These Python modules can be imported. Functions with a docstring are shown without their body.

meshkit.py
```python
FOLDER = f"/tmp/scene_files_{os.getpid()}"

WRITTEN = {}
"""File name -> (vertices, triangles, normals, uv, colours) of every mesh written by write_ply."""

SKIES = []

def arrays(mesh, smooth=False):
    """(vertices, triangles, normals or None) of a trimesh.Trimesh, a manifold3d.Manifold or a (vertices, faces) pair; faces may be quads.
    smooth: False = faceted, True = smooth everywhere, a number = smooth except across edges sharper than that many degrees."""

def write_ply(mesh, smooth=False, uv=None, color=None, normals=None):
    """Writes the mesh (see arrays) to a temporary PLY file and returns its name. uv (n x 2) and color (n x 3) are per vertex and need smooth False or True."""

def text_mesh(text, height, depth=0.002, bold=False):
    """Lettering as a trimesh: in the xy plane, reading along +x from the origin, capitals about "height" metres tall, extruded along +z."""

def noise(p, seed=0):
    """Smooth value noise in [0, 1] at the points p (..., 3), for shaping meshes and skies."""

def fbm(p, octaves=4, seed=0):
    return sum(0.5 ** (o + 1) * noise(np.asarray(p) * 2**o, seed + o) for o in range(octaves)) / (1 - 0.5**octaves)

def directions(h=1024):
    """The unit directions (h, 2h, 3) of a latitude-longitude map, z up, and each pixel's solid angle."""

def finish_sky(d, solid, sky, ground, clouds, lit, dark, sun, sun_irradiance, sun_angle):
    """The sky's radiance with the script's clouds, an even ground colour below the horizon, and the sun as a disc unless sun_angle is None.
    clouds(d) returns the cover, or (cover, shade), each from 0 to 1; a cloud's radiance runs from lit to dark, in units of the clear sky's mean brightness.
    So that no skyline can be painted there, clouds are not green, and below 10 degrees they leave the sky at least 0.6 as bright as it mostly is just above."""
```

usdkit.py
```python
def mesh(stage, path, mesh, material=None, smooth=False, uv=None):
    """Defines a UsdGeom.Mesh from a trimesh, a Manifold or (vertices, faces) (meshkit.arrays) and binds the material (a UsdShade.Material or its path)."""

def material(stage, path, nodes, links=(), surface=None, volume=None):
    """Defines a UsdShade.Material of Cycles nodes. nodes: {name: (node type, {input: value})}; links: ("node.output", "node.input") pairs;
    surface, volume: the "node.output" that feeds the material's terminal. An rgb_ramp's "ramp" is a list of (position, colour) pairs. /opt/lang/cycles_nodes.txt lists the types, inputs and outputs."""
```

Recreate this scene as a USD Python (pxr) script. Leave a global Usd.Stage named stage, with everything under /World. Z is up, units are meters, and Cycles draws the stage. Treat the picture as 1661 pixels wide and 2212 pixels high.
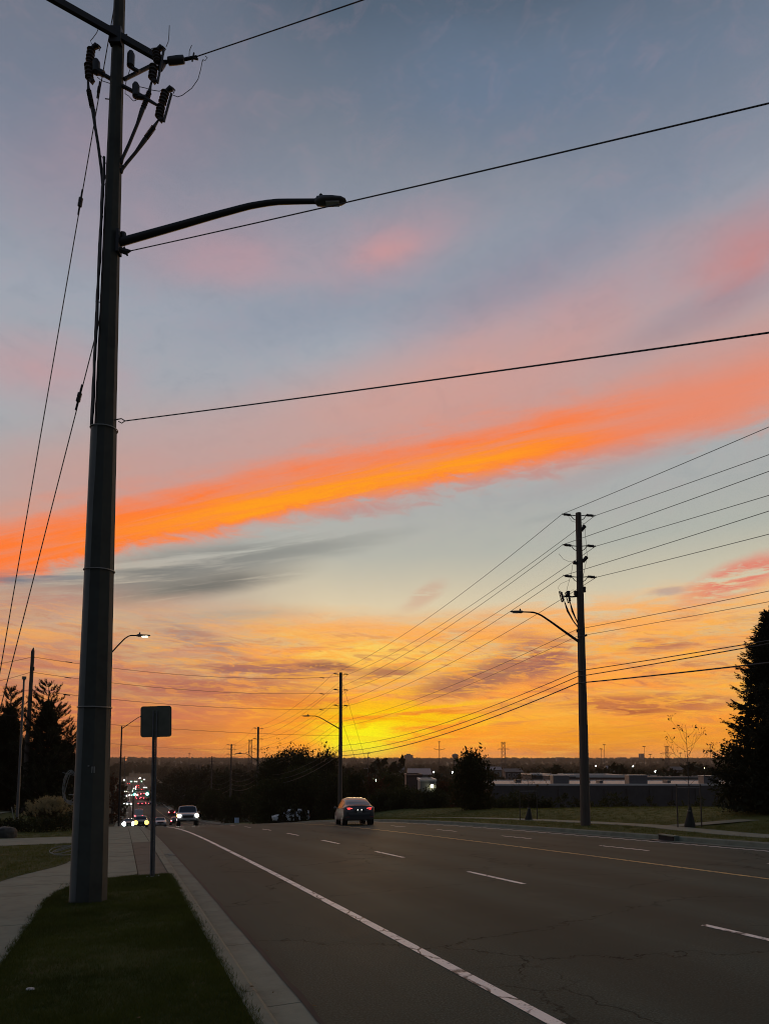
import math, random
import numpy as np, trimesh, usdkit, meshkit
from pxr import Usd, UsdGeom, UsdLux, UsdShade, Gf, Sdf, Vt

stage = Usd.Stage.CreateInMemory()
UsdGeom.Xform.Define(stage, '/World')
UsdGeom.Scope.Define(stage, '/World/Looks')

# ---------------------------------------------------------------- camera, sky, sun, exposure
FPX, PITCH, YAW = 1536.0, math.radians(4.7), math.atan(560.5 / 1536.0)
YP = 1640 - FPX * math.tan(PITCH)
EYE = np.array([0, 0, 1.85])
EXPOSURE = 0.5
SUN_AZ = YAW + math.atan(-70 / 1536.0)
SUN_EL = math.radians(1.0)
cam = UsdGeom.Camera.Define(stage, '/World/camera')
cam.CreateHorizontalApertureAttr(36.0)
cam.CreateFocalLengthAttr(36.0 * FPX / 1661.0)
cam.CreateVerticalApertureOffsetAttr((YP - 1106) / 1661.0 * 36.0)
cam.CreateClippingRangeAttr((0.05, 60000.0))
cam.CreateExposureAttr(EXPOSURE)
cam.AddTranslateOp().Set(Gf.Vec3d(*map(float, EYE)))
cam.AddRotateXYZOp().Set((90 + math.degrees(PITCH), 0, -math.degrees(YAW)))


class Graph:
    """A small expression builder for Cycles node graphs."""
    def __init__(self):
        self.nodes, self.links = {}, []
    def node(self, kind, out, **inputs):
        name = 'n%d' % len(self.nodes)
        plain = {}
        for k, v in inputs.items():
            if isinstance(v, E):
                self.links.append((v.src, name + '.' + k))
            else:
                plain[k] = v
        self.nodes[name] = (kind, plain)
        return E(self, name + '.' + out)
    def m(self, op, a, b=0.0, c=0.0, clamp=False):
        d = dict(math_type=op, value1=a, value2=b, value3=c)
        if clamp:
            d['use_clamp'] = True
        return self.node('math', 'value', **d)
    def step(self, v, a, b):
        """0 at a, 1 at b, smooth."""
        return self.node('map_range', 'result', range_type='smoothstep', value=v, from_min=a, from_max=b, to_min=0.0, to_max=1.0, clamp=True)
    def mix(self, f, a, b):
        return self.node('mix_color', 'result', fac=f, a=a, b=b)
    def add(self, f, a, b):
        return self.node('mix_color', 'result', blend_type='add', fac=f, a=a, b=b)
    def ramp(self, f, stops):
        return self.node('rgb_ramp', 'color', ramp=stops, fac=f)
    def vec(self, x, y, z=0.0):
        return self.node('combine_xyz', 'vector', x=x, y=y, z=z)
    def noise(self, v, scale, detail=4.0, rough=0.55, dist=0.0):
        return self.node('noise_texture', 'fac', vector=v, scale=scale, detail=detail, roughness=rough, distortion=dist)
    def make(self, path, surface=None, volume=None):
        return usdkit.material(stage, path, self.nodes, self.links, surface=surface and surface.src, volume=volume and volume.src)


class E:
    def __init__(self, g, src):
        self.g, self.src = g, src
    def __add__(self, o): return self.g.m('add', self, o)
    __radd__ = __add__
    def __mul__(self, o): return self.g.m('multiply', self, o)
    __rmul__ = __mul__
    def __sub__(self, o): return self.g.m('subtract', self, o)
    def __rsub__(self, o): return self.g.m('subtract', o, self)
    def __truediv__(self, o): return self.g.m('divide', self, o)


def lin(r, g, b):
    c = np.array([r, g, b]) / 255.0
    return tuple(np.where(c < 0.04045, c / 12.92, ((c + 0.055) / 1.055) ** 2.4))


def skyc(r, g, b):                      # a sky colour as the exposed picture shows it
    return tuple(np.array(lin(r, g, b)) / 2 ** EXPOSURE)


def make_sky():
    g = Graph()
    d = g.node('texture_coordinate', 'generated')
    s = g.node('sky_texture', 'color', sky_type='single_scattering', sun_disc=False, sun_elevation=SUN_EL, sun_rotation=SUN_AZ, aerosol_density=1.0, ozone_density=2.0)
    sep = g.node('separate_xyz', 'x', vector=d)
    name = sep.src.split('.')[0]
    x, y, z = E(g, name + '.x'), E(g, name + '.y'), E(g, name + '.z')
    sa, ca = math.sin(SUN_AZ), math.cos(SUN_AZ)
    fr = x * sa + y * ca
    rt = x * ca - y * sa
    A = g.m('arctan2', rt, fr)          # azimuth from the sun, right positive
    e = g.m('arcsine', z)
    hor = g.m('sqrt', fr * fr + rt * rt)
    front = g.step(fr, -0.5, 0.75)
    # wisps: noise far longer along the horizon than upwards
    big = g.noise(d, 2.2, 5.0, 0.6)
    fine = g.noise(g.vec(A * 5.0, e * 24.0, 3.0), 1.0, 7.0, 0.62, 0.6)
    streak = g.noise(g.vec(A * 2.6 + e * 3.0, e * 46.0 - A * 5.0, 7.0), 1.0, 6.0, 0.6, 0.7)
    wa = A + (big - 0.5) * 0.10 + (fine - 0.5) * 0.05
    we = e + (fine - 0.5) * 0.030 + (big - 0.5) * 0.04
    P = g.vec(wa, we, 0.0)
    # thin veil over the clear sky: dusk colours by height, warmer towards the sun
    h = g.m('multiply', e + (big - 0.5) * 0.05, 1 / 1.2, 0.0, True)
    dg = lambda a: math.radians(a) / 1.2
    veil = g.ramp(h, [(0, skyc(212, 122, 30)), (dg(1.2), skyc(236, 146, 28)), (dg(3.2), skyc(250, 168, 44)), (dg(6.5), skyc(242, 168, 76)), (dg(9.5), skyc(236, 194, 130)), (dg(12.5), skyc(222, 208, 174)),
                      (dg(16.5), skyc(184, 186, 174)), (dg(20), skyc(178, 180, 176)), (dg(25), skyc(178, 180, 182)), (dg(32), skyc(170, 175, 185)), (dg(38), skyc(152, 157, 170)), (dg(43), skyc(130, 137, 150)), (dg(49), skyc(86, 100, 116)), (1, skyc(48, 66, 88))])
    left = g.ramp(h, [(0, skyc(150, 78, 50)), (dg(1.2), skyc(162, 86, 54)), (dg(3.2), skyc(180, 98, 66)), (dg(6.5), skyc(200, 124, 92)), (dg(9.5), skyc(208, 164, 132)), (dg(12.5), skyc(192, 178, 158)),
                      (dg(16.5), skyc(180, 182, 174)), (dg(20), skyc(172, 178, 180)), (dg(25), skyc(176, 177, 181)), (dg(32), skyc(166, 171, 182)), (dg(38), skyc(146, 150, 164)), (dg(43), skyc(126, 131, 146)), (dg(49), skyc(108, 117, 134)), (1, skyc(54, 74, 98))])
    back = g.ramp(h, [(0, skyc(56, 62, 76)), (dg(6), skyc(74, 76, 90)), (dg(14), skyc(98, 92, 102)), (dg(25), skyc(96, 100, 112)), (dg(45), skyc(80, 92, 108)), (1, skyc(54, 74, 98))])
    col = g.mix(g.step(A + (big - 0.5) * 0.25, -0.01, -0.25), veil, left)
    col = g.mix(front, back, col)
    phys = g.node('mix_color', 'result', blend_type='multiply', fac=1.0, a=s, b=(0.15, 0.15, 0.15), use_clamp=False)
    col = g.mix(0.86, phys, col)

    def blob(a, b, ra, rb, rot=0.0, inner=0.0, at=P):
        """Soft patch at picture place (a, b) of the front sky, given as the display pixel that shows it; radii in pixels."""
        az = math.atan((a - 760) / 1536.0)
        el = math.atan((1640 - b) / 1536.0 * math.cos(az))
        k = math.cos(az) / 1536.0
        v = g.node('mapping', 'vector', mapping_type='texture', vector=at, location=(az, el, 0.0), rotation=(0.0, 0.0, math.radians(rot)), scale=(ra * k * math.cos(az), rb * k * math.cos(el), 1.0))
        r = g.node('vector_math', 'value', math_type='length', vector1=v)
        return g.step(r, 1.0, inner)

    def lay(col, f, c, k=1.0):
        return g.mix(f * k, col, skyc(*c))

    # high faint pink clouds
    soft = g.step(big, 0.30, 0.66)
    puff = g.noise(g.vec(A * 7.0 + e * 2.0, e * 12.0 - A * 1.5, 11.0), 1.0, 6.0, 0.6, 0.5)
    fleck = g.step(puff, 0.34, 0.68)
    for a, b, ra, rb, rot, k, c in ((240, 250, 420, 190, 20, .34, (170, 140, 154)), (430, 470, 420, 130, 8, .50, (178, 146, 156)), (500, 520, 260, 90, 6, .42, (200, 152, 158)), (835, 475, 300, 110, 12, .50, (204, 150, 154)), (835, 480, 110, 50, 12, .5, (216, 150, 146)), (1655, 480, 250, 130, 14, 1.0, (206, 122, 116)), (1400, 560, 520, 120, 14, .60, (184, 146, 150)), (1150, 650, 520, 190, 10, .75, (190, 152, 156)), (950, 790, 560, 130, 8, .85, (208, 164, 154)), (60, 780, 330, 110, 5, .65, (200, 150, 152)), (450, 900, 520, 90, 7, .35, (196, 160, 152)), (150, 990, 420, 90, 9, .45, (196, 158, 148)), (1560, 740, 420, 90, 14, .45, (200, 150, 144))):
        col = lay(col, blob(a, b, ra, rb, rot) * (0.50 + soft * 0.30 + fleck * 0.30), c, k)
    # dim blue-grey gaps in the upper sky
    for a, b, ra, rb, rot, k in ((1250, 20, 900, 240, -4, .62), (1130, 540, 460, 110, 10, .34), (660, 640, 420, 100, 12, .25), (1540, 630, 330, 70, 10, .40), (1500, 260, 600, 150, 8, .25), (20, 120, 240, 180, 20, .20)):
        col = lay(col, blob(a, b, ra, rb, rot) * (0.5 + puff), (104, 124, 150), k)

    mott = g.noise(g.vec(A * 16.0 + e * 5.0, e * 30.0 - A * 4.0, 31.0), 1.0, 7.0, 0.70, 0.6)
    upper = g.step(e, 0.22, 0.40) * g.step(fr, -0.2, 0.5)
    col = lay(col, upper * g.step(mott, 0.46, 0.74), (186, 150, 160), 0.12)
    col = lay(col, upper * g.step(mott, 0.54, 0.28), (104, 118, 138), 0.12)

    # the long glowing band: a straight cloud street, a great circle of the sky
    def to_dir(px, py):
        v = np.array([(px - 760) / 1536.0, 1.0, (1640 - py) / 1536.0])
        return v / np.linalg.norm(v)
    n = np.cross(to_dir(1500, 848), to_dir(0, 1197))
    n /= np.linalg.norm(n)
    if n[2] < 0:
        n = -n
    band0 = rt * n[0] + fr * n[1] + z * n[2]
    rag = g.noise(g.vec(A * 15.0 + e * 14.0, e * 46.0 - A * 4.0, 1.0), 1.0, 7.0, 0.66, 0.5)
    fib = g.noise(g.vec(A * 2.2, band0 * 38.0, 5.0), 1.0, 6.0, 0.60, 0.35)
    band = band0 + (big - 0.5) * 0.030 + (rag - 0.5) * 0.010
    low = band + (rag - 0.5) * 0.050
    fib2 = g.noise(g.vec(A * 5.5, band0 * 95.0, 6.0), 1.0, 7.0, 0.68, 0.6)
    reach = g.step(A, 1.3, 0.45) * g.step(A, -1.5, -0.6)
    halo = g.step(band, 0.170, 0.000) * g.step(low, -0.055, -0.020)
    core = g.step(band + (fib - 0.5) * 0.055 + (rag - 0.5) * 0.02, 0.062, 0.004) * g.step(low, -0.040, -0.018)
    hot = g.step(band + (fib - 0.5) * 0.030, 0.020, -0.006) * g.step(low, -0.032, -0.012)
    col = lay(col, halo * reach, (222, 142, 118), 0.60)
    fade = g.step(A, 0.52, 0.24)
    col = lay(col, core * reach * (fade * 0.74 + 0.28) * (0.55 + g.step(fib, 0.30, 0.62) * 0.30 + g.step(fib2, 0.38, 0.62) * 0.30), (255, 124, 54), 1.0)
    mid = g.step(A, -0.46, -0.10) * g.step(A, 0.40, 0.14)
    col = lay(col, hot * mid * (0.20 + g.step(fib, 0.32, 0.56) * 0.45 + g.step(fib2, 0.44, 0.60) * 0.45), (255, 158, 34), 1.0)
    col = lay(col, blob(1540, 850, 460, 95, 13) * (0.45 + fib * 0.8), (240, 132, 92), 0.70)
    under = g.step(low, -0.052, -0.034) * g.step(low, -0.012, -0.030)
    col = lay(col, under * g.step(A, -0.12, 0.02) * g.step(A, 0.62, 0.30) * g.step(rag, 0.42, 0.62), (186, 150, 146), 0.75)
    # grey under-side streaks and the pale gap below the band
    hair = g.noise(g.vec(A * 3.4 + e * 2.0, (e - A * 0.17) * 60.0, 9.0), 1.0, 7.0, 0.62, 0.5)
    for a, b, ra, rb, rot, k, c in ((340, 1238, 480, 62, 14, .80, (112, 114, 112)), (620, 1190, 380, 36, 11, .65, (132, 134, 130)), (430, 1268, 340, 38, 12, .85, (104, 104, 100)), (60, 1252, 220, 24, 8, .85, (106, 118, 132)), (0, 1320, 380, 66, 12, .80, (194, 132, 116)), (300, 1320, 220, 30, 14, .45, (190, 150, 130)),
                                    (1320, 1000, 380, 34, 9, .40, (166, 158, 160)), (1200, 1095, 120, 16, 10, .30, (150, 155, 155)), (500, 1335, 260, 24, 6, .35, (156, 156, 146))):
        col = lay(col, blob(a, b, ra, rb, rot) * g.step(hair, 0.34, 0.52), c, k)
    # the low bank of lit cloud: bright ridges and dull violet-grey bars
    wisp = g.noise(g.vec(A * 9.0, e * 62.0, 17.0), 1.0, 8.0, 0.66, 0.9)
    bank = g.step(we, 0.222, 0.140) * g.step(fr, 0.2, 0.7)
    warm = g.step(A, -0.34, -0.02)
    lit = g.step(fine, 0.42, 0.60)
    col = lay(col, bank * g.step(wisp, 0.62, 0.40) * g.step(we, 0.05, 0.10), (206, 176, 128), 0.45)
    col = lay(col, bank * lit * (0.30 + warm * 0.70), (255, 152, 58), 0.85)
    ridge = g.step(streak, 0.50, 0.64) * bank
    col = lay(col, ridge * (0.15 + g.step(A, -0.22, 0.02) * g.step(A, 0.75, 0.1) * 0.85), (255, 196, 86), 0.65)
    for a, b, ra, rb, rot, k in ((860, 1370, 420, 70, -3, .80), (1480, 1310, 460, 80, 6, .85), (1180, 1335, 360, 70, 4, .85), (1350, 1400, 420, 60, 2, .7), (560, 1405, 330, 40, -4, .60), (1400, 1440, 420, 40, 2, .55)):
        col = lay(col, blob(a, b, ra, rb, rot) * g.step(wisp, 0.36, 0.60), (255, 172, 84), k)
    for a, b, ra, rb, rot, k in ((780, 1395, 260, 34, -5, .7), (930, 1440, 240, 16, 2, .7), (1010, 1420, 240, 10, 0, .85), (700, 1420, 240, 22, -6, .55)):
        col = lay(col, blob(a, b, ra, rb, rot) * g.step(streak, 0.42, 0.58), (255, 214, 92), k)
    for a, b, ra, rb, rot, k, c in ((570, 1452, 290, 34, 0, .92, (160, 106, 98)), (705, 1443, 110, 15, 0, .95, (150, 98, 80)), (470, 1497, 320, 34, 1, .80, (172, 102, 90)), (150, 1470, 330, 120, 0, .45, (190, 116, 98)), (1165, 1420, 150, 62, 8, 1.0, (166, 106, 94)), (1020, 1470, 210, 46, 14, .95, (166, 112, 90)), (1150, 1372, 80, 30, 0, .55, (196, 126, 98)),
                                    (1430, 1390, 130, 24, 0, .92, (190, 122, 92)), (1400, 1520, 330, 30, 0, 1.0, (200, 118, 66)), (1350, 1536, 150, 11, 0, .95, (176, 94, 60)), (1610, 1242, 170, 50, 16, 1.0, (226, 130, 110)), (1460, 1268, 60, 12, 0, .6, (170, 150, 150)), (930, 1275, 70, 28, 30, .40, (204, 146, 124)), (840, 1455, 100, 28, 10, .85, (162, 106, 84)), (420, 1390, 160, 34, -12, .65, (150, 130, 128)),
                                    (600, 1560, 330, 44, 0, .50, (220, 112, 72)), (250, 1590, 420, 60, 0, .35, (192, 106, 80)), (330, 1545, 330, 40, 0, .45, (196, 112, 96)), (930, 1545, 260, 30, 4, .75, (214, 112, 40)), (640, 1525, 220, 24, -2, .7, (206, 104, 66))):
        col = lay(col, blob(a, b, ra, rb, rot, 0.25) * g.step(wisp + (fine - 0.5) * 0.6, 0.33, 0.47), c, k)
    thread = g.noise(g.vec(A * 14.0 + e * 8.0, e * 120.0 - A * 3.0, 23.0), 1.0, 8.0, 0.68, 0.8)
    col = lay(col, bank * g.step(thread, 0.51, 0.61) * (0.30 + warm * 0.70), (255, 180, 60), 0.62)
    col = lay(col, bank * g.step(thread, 0.47, 0.36), (206, 130, 84), 0.50)
    rip = g.noise(g.vec(A * 20.0 + e * 30.0, e * 95.0 + A * 6.0, 41.0), 1.0, 5.0, 0.6, 1.2)
    rz = bank * g.step(big, 0.30, 0.50) * g.step(e, 0.03, 0.07)
    col = lay(col, rz * g.step(rip, 0.52, 0.60), (255, 166, 66), 0.50)
    col = lay(col, rz * g.step(rip, 0.46, 0.36), (186, 112, 84), 0.45)
    # light round the place where the sun went down
    col = lay(col, blob(770, 1600, 480, 170, 0) * (0.55 + fine * 0.7), (255, 160, 6), 0.80)
    col = lay(col, blob(870, 1550, 330, 90, 0) * g.step(streak + (wisp - 0.5) * 0.6, 0.44, 0.54), (255, 202, 0), 1.0)
    col = lay(col, blob(785, 1590, 170, 75, 0) * g.step(wisp, 0.26, 0.52), (255, 240, 0), 1.0)
    col = lay(col, blob(770, 1600, 110, 50, 0), (255, 246, 0), 0.9)
    col = lay(col, blob(850, 1560, 340, 60, -4) * g.step(wisp, 0.58, 0.42), (252, 140, 0), 0.60)
    col = lay(col, blob(1500, 1600, 600, 90, 0), (238, 152, 26), 0.5)
    col = g.mix(g.step(e, -0.004, -0.03), col, skyc(44, 38, 36))
    b = g.node('background_shader', 'background', color=col, strength=1.0)
    return g.make('/World/Looks/sky', surface=b)


sky = UsdLux.DomeLight.Define(stage, '/World/sky')
UsdShade.MaterialBindingAPI.Apply(sky.GetPrim()).Bind(make_sky())
sky.GetPrim().SetCustomDataByKey('kind', 'structure')
sun = UsdLux.DistantLight.Define(stage, '/World/sun')
sun.CreateIntensityAttr(0.03)
sun.CreateAngleAttr(6.0)
sun.CreateNormalizeAttr(True) if hasattr(sun, 'CreateNormalizeAttr') else None
sun.CreateColorAttr((1.0, 0.62, 0.34))
sun.AddRotateXYZOp().Set((90 - math.degrees(SUN_EL), 0, -math.degrees(SUN_AZ) + 180))

# ---------------------------------------------------------------- helpers
rnd = random.Random(7)
nrg = np.random.default_rng(7)
LOOK = '/World/Looks/'
FW = np.array([math.sin(YAW), math.cos(YAW), 0.0])
RT = np.array([math.cos(YAW), -math.sin(YAW), 0.0])
ZZ = np.array([0, 0, 1.0])
WV = FW * math.cos(PITCH) + ZZ * math.sin(PITCH)
UP = np.cross(RT, WV)


def ray(x, y):
    """Direction of a place seen in the photograph, scaled to one metre of level distance."""
    d = WV * FPX + RT * (x - 830.5) - UP * (y - YP)
    return d / d.dot(FW)


def at(x, y, dist):
    """The point seen there at a level distance in metres."""
    return EYE + ray(x, y) * dist


from scipy.interpolate import PchipInterpolator
_road = PchipInterpolator([-400, -60, -20, 0, 10, 20, 39, 66, 77, 137, 215, 300, 400, 700, 2500], [17, 2.3, .8, 0, -.42, -.9, -1.95, -4.1, -5.2, -10.2, -14.6, -17.2, -18.6, -20, -20])


def road_z(y):
    return _road(np.clip(y, -400, 2500))


def sstep(v, a, b):
    t = np.clip((np.asarray(v, float) - a) / (b - a), 0, 1)
    return t * t * (3 - 2 * t)


def ground_z(x, y):
    """Height of the land: the road bed, the verges, the left plateau, the right bank, the industrial flat, the valley and the far hills."""
    x, y = np.asarray(x, float), np.asarray(y, float)
    b = road_z(y)
    left = b + 0.13 + 1.5 * sstep(y, 30, 60) * sstep(-x, 3, 9) + 3.0 * sstep(y, 60, 120) * sstep(-x, 3, 30)
    berm = b + 0.13 + sstep(x, 22.5, 31) * (0.42 + 1.0 * sstep(y, 50, 90))
    flat = np.minimum(b - 1.5, -10.6 + 0.0 * x)
    right = berm + (flat - berm) * sstep(x, 34, 58)
    z = np.where(x < 9, left, right)
    far = np.hypot(x, y)
    valley = np.minimum(z, -19.0) if False else z
    z = valley + (-20.5 - valley) * sstep(far, 220, 520) * np.where((x > -2) & (x < 24), 0.0, 1.0) * sstep(np.abs(x - 9), 9, 40)
    hill = meshkit.fbm(np.stack([x / 900.0, y / 900.0, np.zeros_like(x)], -1), 3, 5)
    z = z + sstep(far, 1500, 3600) * (14.0 + 6.0 * hill)
    inroad = (x > 0.99) & (x < 17.31)
    return np.where(inroad, b - 0.06, z)


def gz(x, y):
    return float(ground_z(np.array([x]), np.array([y]))[0])


names = {}


def numbered(parent, name):
    k = names.get((parent, name), 0)
    names[(parent, name)] = k + 1
    return name if k == 0 else '%s_%03d' % (name, k)


def tag(p, label=None, cat=None, group=None, kind=None):
    for k, v in (('label', label), ('category', cat), ('group', group), ('kind', kind)):
        if v:
            p.SetCustomDataByKey(k, v)
    return p


def place(x, loc, rz=0.0, rx=0.0, sc=None):
    x.AddTranslateOp().Set(Gf.Vec3d(*map(float, loc)))
    x.AddRotateZOp().Set(float(rz))
    x.AddRotateXOp().Set(float(rx))
    if sc is not None:
        x.AddScaleOp().Set(Gf.Vec3f(*map(float, sc)))


def thing(name, label=None, cat=None, loc=(0, 0, 0), rz=0.0, rx=0.0, group=None, kind=None, sc=None):
    x = UsdGeom.Xform.Define(stage, '/World/' + numbered('/World', name))
    place(x, loc, rz, rx, sc)
    return tag(x.GetPrim(), label, cat, group, kind)


def part(name, mesh, mat, parent, smooth=False, label=None):
    base = str(parent.GetPath()) if parent is not None else '/World'
    p = usdkit.mesh(stage, base + '/' + numbered(base, name), mesh, LOOK + mat, smooth).GetPrim()
    return tag(p, label)


def solo(name, mesh, mat, label=None, cat=None, group=None, kind=None, smooth=False):
    return tag(part(name, mesh, mat, None, smooth), label, cat, group, kind)


def dup(root, label, loc, rz=0.0, rx=0.0, sc=None, group=None, name=None):
    x = UsdGeom.Xform.Define(stage, '/World/' + numbered('/World', name or root.GetName()))
    x.GetPrim().GetReferences().AddInternalReference(root.GetPath())
    x.ClearXformOpOrder()
    place(x, loc, rz, rx, sc)
    p = x.GetPrim()
    p.SetInstanceable(True)
    was = root.GetCustomData()
    return tag(p, label, was.get('category'), group or was.get('group'))


class MB:
    """Collects shapes into one mesh."""
    def __init__(self):
        self.v, self.f, self.n = [], [], 0
    def add(self, v, f):
        v, f = np.asarray(v, float), np.asarray(f, int)
        if f.shape[1] == 4:
            f = np.vstack([f[:, [0, 1, 2]], f[:, [0, 2, 3]]])
        self.v.append(v); self.f.append(f + self.n); self.n += len(v)
        return self
    def tm(self, m):
        return self.add(m.vertices, m.faces)
    def box(self, c, s, rz=0.0, M=None):
        v = np.array([[a, b, d] for a in (-.5, .5) for b in (-.5, .5) for d in (-.5, .5)]) * np.asarray(s, float)
        if M is not None:
            v = v @ np.asarray(M).T
        elif rz:
            ca, sa = math.cos(rz), math.sin(rz)
            v = v @ np.array([[ca, sa, 0], [-sa, ca, 0], [0, 0, 1]])
        return self.add(v + np.asarray(c, float), [[0, 1, 3, 2], [4, 6, 7, 5], [0, 4, 5, 1], [2, 3, 7, 6], [0, 2, 6, 4], [1, 5, 7, 3]])
    def tube(self, pts, r, sides=6, cap=True):
        p = np.asarray(pts, float)
        r = np.broadcast_to(np.asarray(r, float), (len(p),))
        t = np.gradient(p, axis=0)
        t /= np.linalg.norm(t, axis=1, keepdims=True) + 1e-12
        ref = np.array([0, 0, 1.0]) if abs(t[:, 2]).mean() < 0.9 else np.array([1.0, 0, 0])
        a = np.cross(t, ref); a /= np.linalg.norm(a, axis=1, keepdims=True) + 1e-12
        b = np.cross(t, a)
        g = (np.arange(sides) + .5) * 2 * np.pi / sides
        v = p[:, None] + r[:, None, None] * (np.cos(g)[None, :, None] * a[:, None] + np.sin(g)[None, :, None] * b[:, None])
        n = len(p)
        i, j = np.meshgrid(np.arange(n - 1), np.arange(sides), indexing='ij')
        q = np.stack([i * sides + j, i * sides + (j + 1) % sides, (i + 1) * sides + (j + 1) % sides, (i + 1) * sides + j], -1).reshape(-1, 4)
        f = np.vstack([q[:, [0, 1, 2]], q[:, [0, 2, 3]]])
        v = v.reshape(-1, 3)
        if cap:
            v = np.vstack([v, p[:1], p[-1:]])
            k = np.arange(sides)
            f = np.vstack([f, np.stack([np.full(sides, n * sides), (k + 1) % sides, k], 1), np.stack([np.full(sides, n * sides + 1), (n - 1) * sides + k, (n - 1) * sides + (k + 1) % sides], 1)])
        return self.add(v, f)
    def lathe(self, p, q, prof, sides=10):
        """prof: (fraction along p-q, radius) pairs."""
        p, q = np.asarray(p, float), np.asarray(q, float)
        pts = np.array([p + (q - p) * t for t, _ in prof])
        return self.tube_fixed(pts, [r for _, r in prof], q - p, sides)
    def tube_fixed(self, pts, r, axis, sides):
        axis = axis / np.linalg.norm(axis)
        ref = np.array([0, 0, 1.0]) if abs(axis[2]) < 0.9 else np.array([1.0, 0, 0])
        a = np.cross(axis, ref); a /= np.linalg.norm(a); b = np.cross(axis, a)
        g = np.arange(sides) * 2 * np.pi / sides
        ring = np.cos(g)[:, None] * a + np.sin(g)[:, None] * b
        n = len(pts)
        v = (np.asarray(pts)[:, None] + np.asarray(r, float)[:, None, None] * ring[None]).reshape(-1, 3)
        i, j = np.meshgrid(np.arange(n - 1), np.arange(sides), indexing='ij')
        qd = np.stack([i * sides + j, i * sides + (j + 1) % sides, (i + 1) * sides + (j + 1) % sides, (i + 1) * sides + j], -1).reshape(-1, 4)
        k = np.arange(sides)
        v = np.vstack([v, pts[0][None], pts[-1][None]])
        f = np.vstack([qd[:, [0, 1, 2]], qd[:, [0, 2, 3]], np.stack([np.full(sides, n * sides), (k + 1) % sides, k], 1), np.stack([np.full(sides, n * sides + 1), (n - 1) * sides + k, (n - 1) * sides + (k + 1) % sides], 1)])
        return self.add(v, f)
    def ribbed(self, p, q, r, n, core=0.55, sides=10):
        """A shedded insulator."""
        prof = [(0, r * core)]
        for k in range(n):
            a = (k + .15) / n
            prof += [(a, r * core), (a + .30 / n, r), (a + .42 / n, r), (a + .60 / n, r * core)]
        prof.append((1, r * core))
        return self.lathe(p, q, prof, sides)
    def quads(self, c, u, w):
        """Many small flat leaves: centres and half axes."""
        v = np.stack([c - u, c + w, c + u, c - w], 1).reshape(-1, 3)
        k = np.arange(len(c))[:, None] * 4
        return self.add(v, np.vstack([k + [0, 1, 2], k + [0, 2, 3]]))
    def tris(self, a, b, c):
        v = np.stack([a, b, c], 1).reshape(-1, 3)
        return self.add(v, np.arange(len(v)).reshape(-1, 3))
    @property
    def m(self):
        return np.vstack(self.v), np.vstack(self.f)


def grid(xs, ys, fz):
    """A height sheet over the crossing lines xs, ys."""
    X, Y = np.meshgrid(xs, ys)
    v = np.stack([X, Y, fz(X, Y)], -1).reshape(-1, 3)
    nx = len(xs)
    i, j = np.meshgrid(np.arange(len(ys) - 1), np.arange(nx - 1), indexing='ij')
    q = np.stack([i * nx + j, i * nx + j + 1, (i + 1) * nx + j + 1, (i + 1) * nx + j], -1).reshape(-1, 4)
    return v, q


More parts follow.
